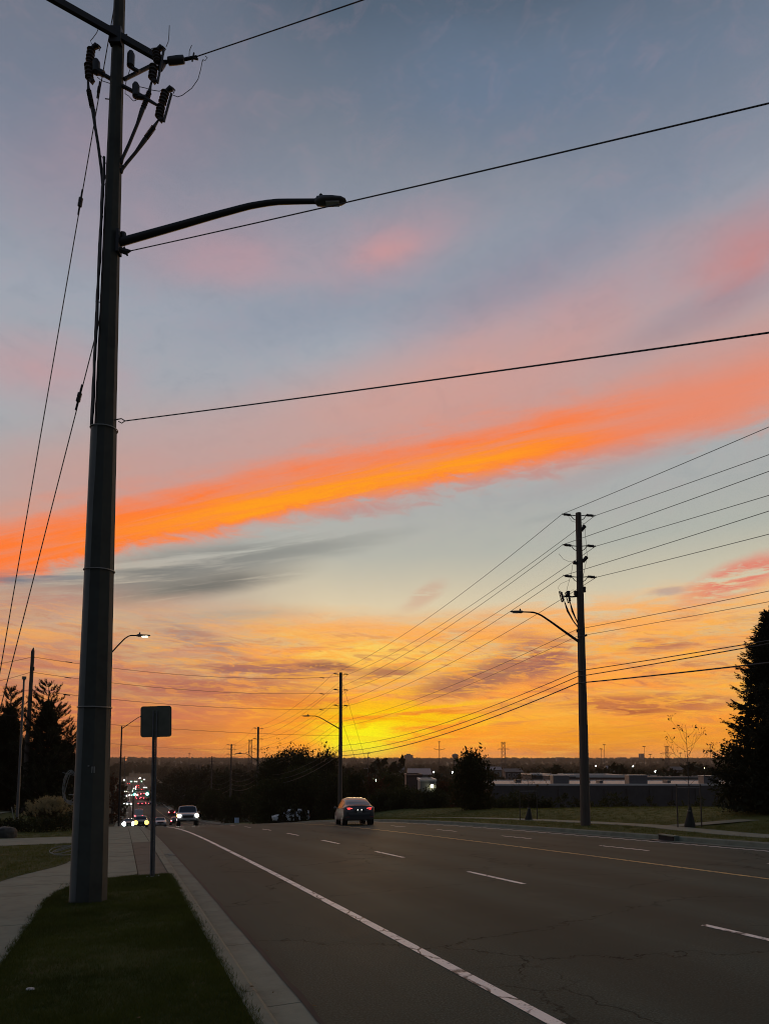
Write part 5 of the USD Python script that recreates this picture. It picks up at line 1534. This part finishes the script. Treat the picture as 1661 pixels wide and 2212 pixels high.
def pine(px, ytop, D, width, label, seed):
    q = np.random.default_rng(seed)
    top = at(px, ytop, D); zb = gz(top[0], top[1]); h = top[2] - zb
    t = thing('pine_tree', label, 'tree', (top[0], top[1], zb))
    wood, ndl = MB(), MB()
    wood.tube([(0, 0, -.2), (.1, 0, h * .5), (0, 0, h * .97)], [.20, .12, .02], 8)
    z = h * .12
    while z < h * .985:
        f = 1 - z / h
        for k in range(6 if f > .15 else 4):
            a = q.uniform(0, 6.283)
            R_ = width * (f ** .62) * q.uniform(.6, 1.12) + .15
            d = np.array([math.cos(a), math.sin(a), 0])
            s = np.linspace(0, 1, 6)[:, None]
            p = np.array([0, 0, z]) + d * R_ * s + ZZ * R_ * (.05 * s + .38 * s ** 2)
            wood.tube(p, np.linspace(.035, .010, 6), 4, False)
            nt = max(3, int(R_ * 3.6))
            for j in range(nt):
                u = .25 + .75 * (j + .5) / nt
                i = min(int(u * 5), 4); c = p[i] + (p[i + 1] - p[i]) * (u * 5 - i)
                for m_ in range(3):
                    ang = a + q.uniform(-1.2, 1.2)
                    e = c + np.array([math.cos(ang) * .55, math.sin(ang) * .55, q.uniform(.4, 1.0)]) * q.uniform(.22, .46)
                    needle_brush(ndl, q, c, e, .12, 16, .020)
            needle_brush(ndl, q, p[-2], p[-1] + ZZ * .30 + d * .1, .13, 40, .020)
        z += .34
    needle_brush(ndl, q, (0, 0, h * .95), (0, 0, h), .10, 60, .02)
    n = 3500
    zz_ = h * (.05 + .80 * q.uniform(0, 1, n) ** 1.3); rr = width * np.clip(1 - zz_ / (h * .9), 0, 1) ** .8 * .72 * np.sqrt(q.uniform(0, 1, n)); an = q.uniform(0, 6.283, n)
    ndl.quads(np.stack([rr * np.cos(an), rr * np.sin(an), zz_], 1), q.normal(size=(n, 3)) * .16, q.normal(size=(n, 3)) * .08)
    part('trunk', wood.m, 'bark', t)
    part('crown', ndl.m, 'pine_needle', t)


pine(106, 1474, 56, 3.5, 'taller pine with upswept branches right of the wooden pole', 3)
pine(24, 1488, 60, 3.7, 'pine with ragged top behind the slim mast', 4)
pine(-30, 1500, 58, 3.0, 'pine cut by the left edge of the picture', 6)
pine(146, 1572, 60, 2.9, 'shorter pine branches reaching to the big pole', 8)

# ornamental grass, low shrubs and a rock on the left lawn
q = np.random.default_rng(9)
oc = at(108, 1782, 44); oc[2] = gz(oc[0], oc[1])
og = thing('ornamental_grass', 'round clump of tall feathery ornamental grass left of the big pole', 'ornamental grass', tuple(oc))
bl, pm_ = MB(), MB()
for k in range(700):
    a = q.uniform(0, 6.283); b = q.uniform(.05, .35); ln = q.uniform(1.05, 1.85); lean = abs(q.normal(0, .55))
    d = np.array([math.cos(a), math.sin(a), 0])
    p0 = d * b; p1 = d * (b + lean * ln * .35) + ZZ * ln * .7; p2 = d * (b + lean * ln * .85) + ZZ * ln * (1.0 - .25 * lean)
    s = np.cross(d, ZZ) * .010
    bl.add([p0 - s, p0 + s, p1 + s, p1 - s, p2], [[0, 1, 2], [0, 2, 3], [3, 2, 4]])
    if k % 2 == 0:
        e = p2 + d * .08 + ZZ * .16
        n = 26
        t_ = q.uniform(0, 1, n)[:, None]
        c = p2 + (e - p2) * t_ + q.normal(size=(n, 3)) * .03
        pm_.quads(c, q.normal(size=(n, 3)) * .035, q.normal(size=(n, 3)) * .012)
part('blades', bl.m, 'leaf_dry', og)
part('plumes', pm_.m, 'plume', og)
for k, (px, py, D, w, hh, lab) in enumerate(((60, 1806, 36, 62, 24, 'low dark shrub in the bed before the ornamental grass'), (95, 1808, 37, 60, 26, 'second low shrub in the bed, left of the big pole'), (130, 1803, 38, 60, 30, 'third low shrub in the bed, next to the big pole'), (20, 1800, 36, 60, 18, 'flat shrub at the left end of the bed'), (135, 1770, 46, 60, 60, 'dark shrub right of the ornamental grass'))):
    p = at(px, py, D); p[2] = gz(p[0], p[1])
    lm, cr = broadleaf(150 + k, hh * D / FPX, w * D / FPX, .06, 420, 14, low=0.05)
    s = thing('garden_shrub', lab, 'shrub', tuple(p))
    part('stems', lm, 'bark', s); part('crown', cr, 'leaf_dark', s)
p = at(8, 1822, 30.5); p[2] = gz(p[0], p[1]) + .12
v_, f_ = lump(p, .52, 5, .75, 3)
solo('boulder', (v_, f_), 'rock', 'rounded grey boulder at the left edge beside the driveway', 'boulder', smooth=True)
p = at(31, 1793, 42); p[2] = gz(p[0], p[1])
solo('marker_stake', MB().tube([p, p + ZZ * 1.0 - RT * .22], .022, 5).tube([p + ZZ * .02 - RT * .2, p + RT * .15 + ZZ * .05], .02, 4).m, 'pale_cable', 'thin pale stake leaning beside the upper driveway', 'stake')

# young staked trees with water bags
def sapling(px, py, D, top, crown_w, label_t, which, seed, leaves):
    q = np.random.default_rng(seed)
    b = at(px, py, D); zb = gz(b[0], b[1]); h = at(px, top, D)[2] - zb
    t = thing('young_tree', label_t, 'tree', (b[0], b[1], zb))
    wood, lv = MB(), MB()
    wood.tube([(0, 0, -.1), (.02, 0, h * .5), (.0, .03, h)], [.026, .016, .005], 6)
    tips = []
    for k in range(15):
        z = h * (.40 + .55 * k / 15); a = k * 2.4
        ln = crown_w * .62 * (1.05 - .55 * (k / 15)) * q.uniform(.7, 1.1)
        d = np.array([math.cos(a), math.sin(a), 0])
        p = [np.array([0, 0, z]), np.array([0, 0, z]) + d * ln * .5 + ZZ * ln * .35, np.array([0, 0, z]) + d * ln * .85 + ZZ * ln * .85]
        wood.tube(p, [.008, .005, .002], 4)
        for m_ in range(4):
            u = q.uniform(.3, 1); c = p[1] * (1 - u) + p[2] * u
            e = c + (d * q.uniform(-.2, .7) + np.array([q.normal(), q.normal(), 0]) * .5 + ZZ * q.uniform(.3, 1)) * ln * .32
            wood.tube([c, e], [.0035, .0015], 3)
            tips.append(e)
    tips = np.array(tips)
    k = q.integers(0, len(tips), leaves)
    c = tips[k] + q.normal(size=(leaves, 3)) * .05
    lv.quads(c, q.normal(size=(leaves, 3)) * .035, q.normal(size=(leaves, 3)) * .018)
    part('trunk', wood.m, 'bark', t); part('crown', lv.m, 'leaf_dry', t)
    bag = MB()
    prof_ = [(0, .20), (.12, .22), (.45, .15), (.8, .09), (1, .05)]
    bag.lathe((0, 0, -.02), (.05, 0, .72 if which == 'left' else .84), prof_, 14)
    bv, bf = bag.m
    bv = bv + (meshkit.fbm(bv * 6 + seed, 3, seed)[:, None] - .5) * .10
    wb = thing('water_bag', 'dark watering bag zipped around the %s young tree across the road' % which, 'watering bag', (b[0], b[1], zb))
    part('sack', (bv, bf), 'bag', wb, True)
    part('strap', MB().tube([(.075 * math.cos(a), .075 * math.sin(a), .68) for a in np.linspace(0, 6.283, 12)], .012, 4, False).m, 'strap', wb)
    for s in (-1, 1):
        e = np.array([b[0], b[1], zb]) + RT * s * .48
        solo('tree_stake', MB().tube([e - ZZ * .2, e + ZZ * 1.75], .028, 6).m, 'stake', '%s wooden stake of the %s young tree across the road' % ('left' if s < 0 else 'right', which), 'stake')
    solo('tree_tie', MB().tube([np.array([b[0], b[1], zb + 1.62]) + RT * s * .48 + FW * .05 * math.sin(s * 3) for s in np.linspace(-1, 1, 9)], .012, 4).m, 'pale_cable', 'pale tie strap between the stakes of the %s young tree' % which, 'tie strap')


sapling(1142, 1777, 40, 1672, 1.7, 'young thin tree left of the nearest wooden pole, few leaves', 'left', 61, 260)
sapling(1490, 1789, 29, 1566, 2.1, 'young bare tree with a few dry leaves beside the spruce', 'right', 62, 110)

# ---------------------------------------------------------------- buildings
def bframe(px, D):
    """Origin on the ground straight below (px) at that distance, facing the road side."""
    q = at(px, 1690, D)
    return q


def block(name, label, x0, x1, ytop, D, depth, mat, roofmat, edge=None, base=None, cat='building', parts=True, parapet=.35):
    """A flat-roofed building whose near top edge shows from x0 to x1 at height ytop."""
    a, b = at(x0, ytop, D), at(x1, ytop, D)
    zt = (a[2] + b[2]) / 2
    c = (a + b) / 2 + FW * depth / 2
    w = np.linalg.norm((b - a)[:2])
    zb = min(gz(a[0], a[1]), gz(b[0], b[1])) - .5 if base is None else base
    t = thing(name, label, cat)
    c0 = np.array([c[0], c[1], 0])
    part('wall', MB().box(c0 + ZZ * (zb + zt) / 2, (w, depth, zt - zb), -YAW).m, mat, t)
    part('roof', MB().box(c0 + ZZ * (zt + .03), (w - .8, depth - .8, .05), -YAW).m, roofmat, t)
    for s, (ox, oy, lx_, ly_) in enumerate(((0, -depth / 2 + .05, w + .2, .3), (0, depth / 2 - .05, w + .2, .3), (-w / 2 + .05, 0, .3, depth - .5), (w / 2 - .05, 0, .3, depth - .5))):
        part('parapet', MB().box(c0 + RT * ox + FW * oy + ZZ * (zt + .06), (lx_, ly_, parapet), -YAW).m, edge or roofmat, t)
    return t, c0, w, zt, zb


wh, wc, ww, wzt, wzb = block('warehouse', 'long low warehouse with a pale flat roof across the far bank', 1062, 1700, 1696.5, 128, 24, 'wall_dark', 'roof_pale', 'roof_edge', parapet=.30)
for k, (px, y0, y1, wpx, dd) in enumerate(((1209, 1679, 1697, 36, 6), (1374, 1679, 1698, 40, 3), (1530, 1679, 1696, 32, 6), (1118, 1689, 1694, 12, 12), (1295, 1690, 1695, 8, 8), (1440, 1690, 1695, 8, 10), (1268, 1690, 1695, 7, 9))):
    q = at(px, 1697, 128 + dd); w = wpx * 128 / FPX; h = (y1 - y0) * 128 / FPX
    u = part('roof_unit', MB().box((q[0], q[1], wzt + h / 2 + .08), (w, 2.4, h), -YAW).m, 'grey_metal', wh)
    part('roof_unit_cap', MB().box((q[0], q[1], wzt + h + .12), (w + .15, 2.6, .08), -YAW).m, 'roof_edge' if k < 3 else 'grey_metal', u)
for k in range(12):
    x = -ww / 2 + 4 + k * (ww - 8) / 11
    part('pilaster', MB().box(wc + RT * x - FW * 12.08 + ZZ * (wzb + wzt - .6) / 2, (.5, .3, wzt - wzb - .6), -YAW).m, 'wall_dark', wh)
for k in range(5):
    x = -ww / 2 + 7 + k * 10
    d_ = part('loading_door', MB().box(wc + RT * x - FW * 12.05 + ZZ * (wzb + 2.2), (3.4, .2, 3.8), -YAW).m, 'wall_grey', wh)
    for j in range(4):
        part('door_panel', MB().box(wc + RT * x - FW * 12.18 + ZZ * (wzb + .9 + j * .92), (3.2, .06, .82), -YAW).m, 'wall_grey', d_)
block('brown_building', 'flat brown building with a lit pale roof edge beyond the warehouse', 1243, 1356, 1678, 178, 18, 'wall_brown', 'roof_pale', 'roof_edge', parapet=.6)
block('grey_shed', 'grey shed with pale roof edge left of the brown building', 1148, 1192, 1674.5, 185, 14, 'wall_dark', 'roof_pale', 'roof_edge')
block('low_annex', 'low annex between the grey shed and the nearest pole', 1192, 1244, 1677, 172, 10, 'wall_dark', 'roof_pale', 'roof_edge')
block('dark_hall', 'dark hall behind the right half of the warehouse', 1395, 1560, 1681, 200, 30, 'wall_dark', 'wall_dark', 'wall_grey')
sb, sc0, sw, szt, szb = block('workshop', 'small grey workshop with a wall lamp left of the round tree', 908, 942, 1687, 116, 10, 'wall_grey', 'roof_pale', 'roof_edge')
wl_ = part('wall_lamp', MB().box(at(933, 1695, 115.8), (.5, .3, .3), -YAW).m, 'dark_metal', sb)
part('lamp_lens', MB().box(at(933, 1699, 115.6), (.35, .12, .5), -YAW).m, 'wall_lamp', wl_)
for s in (-.25, .2):
    f_ = part('window', MB().box(sc0 + RT * sw * s - FW * 5.03 + ZZ * (szb + 3.6), (1.1, .1, 1.0), -YAW).m, 'window_dark', sb)
block('brick_annex', 'dark reddish flat building behind the workshop', 878, 912, 1676, 130, 12, 'wall_brown', 'wall_brown', 'wall_brown')


def house(name, label, px, yeave, ytop, D, wpx, depth, wall, roof):
    a = at(px, yeave, D); zr = at(px, ytop, D)[2]; w = wpx * D / FPX; ze = a[2]
    zb = gz(a[0], a[1]) - .4
    t = thing(name, label, 'house')
    c0 = np.array([a[0], a[1], 0]) + FW * depth / 2
    part('wall', MB().box(c0 + ZZ * (zb + ze) / 2, (w, depth, ze - zb), -YAW).m, wall, t)
    v = [c0 + RT * (sx_ * (w / 2 + .4)) + FW * (sy_ * (depth / 2 + .5)) + ZZ * z for sx_ in (-1, 1) for sy_, z in ((-1, ze), (0, zr), (1, ze))]
    part('roof', MB().add(v, [[0, 3, 4, 1], [1, 4, 5, 2], [0, 2, 5, 3]]).add([v[0], v[1], v[2]], [[0, 1, 2]]).add([v[3], v[4], v[5]], [[0, 2, 1]]).m, roof, t)
    for s in (-.28, .0, .28):
        f_ = part('window', MB().box(c0 + RT * w * s - FW * (depth / 2 + .03) + ZZ * (ze - 1.4), (1.1, .1, 1.2), -YAW).m, 'roof_edge', t)
        part('pane', MB().box(c0 + RT * w * s - FW * (depth / 2 + .10) + ZZ * (ze - 1.4), (.9, .04, 1.0), -YAW).m, 'window_dark', f_)
    return t


house('barn', 'grey rounded barn roof showing above the trees left of the workshop', 907, 1674, 1661, 240, 46, 14, 'wall_grey', 'grey_metal')
for k, (px, ye, yt, D, w, lab) in enumerate(((800, 1667, 1661, 420, 26, 'far house right of the second pole'), (858, 1663, 1657, 520, 30, 'far pale-roofed house above the grey-green tree'), (1065, 1664, 1657, 400, 36, 'far house right of the round tree'), (1110, 1668, 1661, 330, 36, 'far house above the left end of the warehouse'), (1330, 1662, 1655, 460, 34, 'far house right of the nearest wooden pole'), (1475, 1664, 1657, 420, 40, 'far house behind the young bare tree'), (455, 1684, 1678, 380, 28, 'far house left of the yard lamps'), (380, 1704, 1697, 300, 26, 'pale house front among the trees right of the sign post'))):
    house('far_house', lab, px, ye, yt, D, w, 9, 'far_wall' if k % 2 else 'wall_grey', 'wall_dark' if k % 2 else 'grey_metal')
# parked car half hidden by bushes beyond the crest
pc = at(628, 1782, 92)
v1 = thing('parked_car', 'pale car parked side-on behind bushes at the foot of the dark trees', 'car', (pc[0], pc[1], gz(pc[0], pc[1])), 175)
build_car(v1, 'suv', 'white_car_paint', 'lamp_lens', 'lamp_red', 'both', detail=False)
for k, (px, w, hh) in enumerate(((610, 26, 18), (636, 22, 24), (657, 22, 16))):
    p = at(px, 1780, 86); p[2] = gz(p[0], p[1])
    lm, cr = broadleaf(170 + k, hh * 86 / FPX + .8, w * 86 / FPX, .14, 120, 12, low=0)
    s = thing('roadside_bush', 'dark bush hiding the parked pale car, %s of three' % ('left', 'middle', 'right')[k], 'shrub', tuple(p))
    part('stems', lm, 'bark', s); part('crown', cr, 'leaf_dark', s)

# ---------------------------------------------------------------- towers and masts on the skyline
def lattice(name, label, px, ytop, ybase, D, wpx, arms):
    q = at(px, ytop, D); zb = gz(q[0], q[1]); H_ = q[2] - zb
    t = thing(name, label, 'pylon', (q[0], q[1], zb), -math.degrees(YAW))
    w = wpx * D / FPX / 2
    r = D / FPX * .42
    legs = MB(); br = MB()
    wat = lambda z: w * (1.0 - .45 * z / H_)
    for sx_ in (-1, 1):
        for sy_ in (-1, 1):
            part('leg', MB().tube([(sx_ * wat(0), sy_ * wat(0), 0), (sx_ * wat(H_), sy_ * wat(H_), H_)], r, 4).m, 'steel_far', t)
    n = 9
    for k in range(n):
        z0_, z1_ = H_ * k / n, H_ * (k + 1) / n
        for s in (-1, 1):
            br.tube([(-s * wat(z0_), -wat(z0_), z0_), (s * wat(z1_), -wat(z1_), z1_)], r * .6, 3).tube([(-s * wat(z0_), wat(z0_), z0_), (s * wat(z1_), wat(z1_), z1_)], r * .6, 3)
    part('bracing', br.m, 'steel_far', t)
    for (ya, half) in arms:
        z = at(px, ya, D)[2] - zb; hl = half * D / FPX
        a_ = part('crossarm', MB().tube([(-hl, 0, z - .2), (-w, 0, z + hl * .16), (w, 0, z + hl * .16), (hl, 0, z - .2)], r * .9, 4).tube([(-hl, 0, z - .2), (hl, 0, z - .2)], r * .8, 4).m, 'steel_far', t)
    return t


lattice('lattice_tower', 'lattice pylon on the skyline right of the round tree', 1087, 1603, 1640, 900, 11, ((1619, 13), (1606, 5)))
lattice('lattice_tower', 'lattice pylon on the skyline left of the young bare tree', 1440, 1612, 1650, 700, 9, ((1628, 15), (1613, 5)))
lattice('lattice_tower', 'narrow lattice pylon between the third pole and the thin pole', 541, 1598, 1652, 420, 10, ((1626, 10), (1600, 5)))


def mast(label, px, ytop, D, arms, r=.5, name='tall_pole', cat='pole'):
    q = at(px, ytop, D); zb = gz(q[0], q[1])
    t = thing(name, label, cat)
    rr = D / FPX * r
    part('shaft', MB().tube([(q[0], q[1], zb), (q[0], q[1], q[2])], [rr * 1.3, rr], 6).m, 'steel_far', t)
    for ya, half, up_ in arms:
        z = at(px, ya, D)[2]; hl = half * D / FPX
        c = np.array([q[0], q[1], z])
        part('crossarm', MB().tube([c - RT * hl + ZZ * up_ * D / FPX, c, c + RT * hl + ZZ * up_ * D / FPX], rr * .8, 5).m, 'steel_far', t)
    return t


mast('single steel pylon with a raised pair of arms left of the water tower', 949, 1602, 700, ((1621, 12, 3), (1603, 3, 0)), .75, 'steel_pylon', 'pylon')
mast('wooden pole with one crossarm on the skyline right of the grey car', 795, 1627, 160, ((1651, 6, 0), (1628, 5, 0)), .55)
mast('thin antenna mast on the left skyline above the tail lamps', 409, 1626, 600, ((1628, 3, 0),), .5)
mast('small far pole with a crossarm beside the left street light', 270, 1634, 300, ((1639, 7, -.5),), .6)
for k, (px, yt, lab) in enumerate(((1305, 1609, 'first high lighting mast right of the nearest pole'), (1298, 1618, 'shorter lighting mast beside the first one'), (1391, 1613, 'high lighting mast above the warehouse middle'), (1404, 1630, 'short lighting mast right of the middle one'), (1534, 1609, 'high lighting mast just left of the spruce'), (1543, 1625, 'shorter lighting mast touching the spruce side'), (1470, 1627, 'lighting mast behind the young bare tree'))):
    t = mast(lab, px, yt, 900, ((yt + .8, 4, 0),), .42, 'lighting_mast', 'lighting mast')
    q = at(px, yt, 900)
    part('lamp_ring', MB().lathe(q - ZZ * .5, q + ZZ * .3, [(0, 1.5), (1, 1.7)], 8).m, 'steel_far', t)
# water tower
q = at(983, 1630, 1500); zb = gz(q[0], q[1])
wt_ = thing('water_tower', 'small mushroom-shaped water tower left of the round tree', 'water tower')
k_ = 1500 / FPX
part('stem', MB().lathe((q[0], q[1], zb), (q[0], q[1], q[2] - 7 * k_), [(0, 4.5 * k_), (.5, 3 * k_), (1, 3 * k_)], 12).m, 'far_wall', wt_)
part('tank', MB().lathe((q[0], q[1], q[2] - 9 * k_), (q[0], q[1], q[2] + 1 * k_), [(0, 3 * k_), (.35, 6.5 * k_), (.75, 7 * k_), (.92, 5 * k_), (1, 1 * k_)], 16).m, 'far_wall', wt_, True)
part('finial', MB().tube([(q[0], q[1], q[2]), (q[0], q[1], q[2] + 3 * k_)], .5 * k_, 5).m, 'far_wall', wt_)
# blocks of flats and works far away
for (x0, x1, yt, lab) in ((873, 892, 1632, 'square apartment tower on the skyline right of the sunset'), (1203, 1220, 1637, 'flat block on the skyline left of the nearest pole'), (1338, 1353, 1637, 'low block on the skyline above the brown building'), (1366, 1384, 1637, 'wide low block on the skyline beside the slim tower'), (1384, 1392, 1629, 'slim pale tower on the skyline beside the wide block'), (1290, 1308, 1639, 'low long block on the skyline right of the nearest pole'), (1148, 1160, 1640, 'small far block on the skyline between pylon and pole')):
    t, c0, w, zt, zb = block('far_block', lab, x0, x1, yt, 2600, 22, 'far_wall', 'far_wall', base=-25, parapet=1.5)
    for s in range(3):
        for f in range(3):
            part('window', MB().box(c0 + RT * w * (-.3 + .3 * s) - FW * 11.1 + ZZ * (zt - 4 - 5 * f), (w * .16, .3, 2.2), -YAW).m, 'window_dark', t)
    if x0 == 873:
        part('penthouse', MB().box(c0 + ZZ * (zt + 2.5), (w * .5, 10, 5), -YAW).m, 'far_wall', t)
for (px, yt, half, lab) in ((853, 1636, 4, 'construction crane on the skyline left of the apartment tower'),):
    mast(lab, px, yt, 2400, ((yt + 1, 6, 0),), .35, 'crane', 'crane')

# woods of the valley: too many and too far to tell apart
protos = []
for k in range(4):
    lm, cr = broadleaf(200 + k, 8.0, 7.0, .62, 3.2, 14, low=0)
    protos.append(MB().add(*cr).m)
P = []
while len(P) < 11000:
    D = 150 * (3000 / 150) ** nrg.uniform(0, 1) ** .8; px = nrg.uniform(-350, 2000)
    q = at(px, 1640, D)
    x, y = q[0], q[1]
    if -9 < x < 27 and y < 900: continue
    if -3 < x - 9 and abs(x - 9) < 26 and y < 1100: continue
    if D < 215 and (px > 860): continue
    if D < 170 and px > 560: continue
    if px < 300 and D < 170 and px > 230: continue
    P.append((x, y, gz(x, y) - .3))
scatter('valley_woods', protos, 'leaf_far', np.array(P), np.clip(nrg.normal(1.0, .25, len(P)), .5, 1.7), 'dark woods and gardens filling the valley up to the skyline')
# skyline canopy on the far ridge
P = []
for k in range(9000):
    px = nrg.uniform(-500, 2150); D = nrg.uniform(2500, 4600)
    q = at(px, 1640, D)
    P.append((q[0], q[1], gz(q[0], q[1]) - 2.5))
scatter('ridge_woods', protos, 'leaf_far', np.array(P), nrg.uniform(.9, 1.5, len(P)), 'tree canopy along the far ridge under the sunset sky')
# air: a thin even haze over the whole valley
g = Graph()
hz = g.node('principled_volume', 'volume', color=(.95, .82, .68), density=6.0e-5, anisotropy=0.45)
g.make(LOOK + 'haze_air', volume=hz)
solo('haze', MB().box((750, 2550, 10), (9700, 6200, 90)).m, 'haze_air', 'thin even evening haze over the valley', kind='stuff')
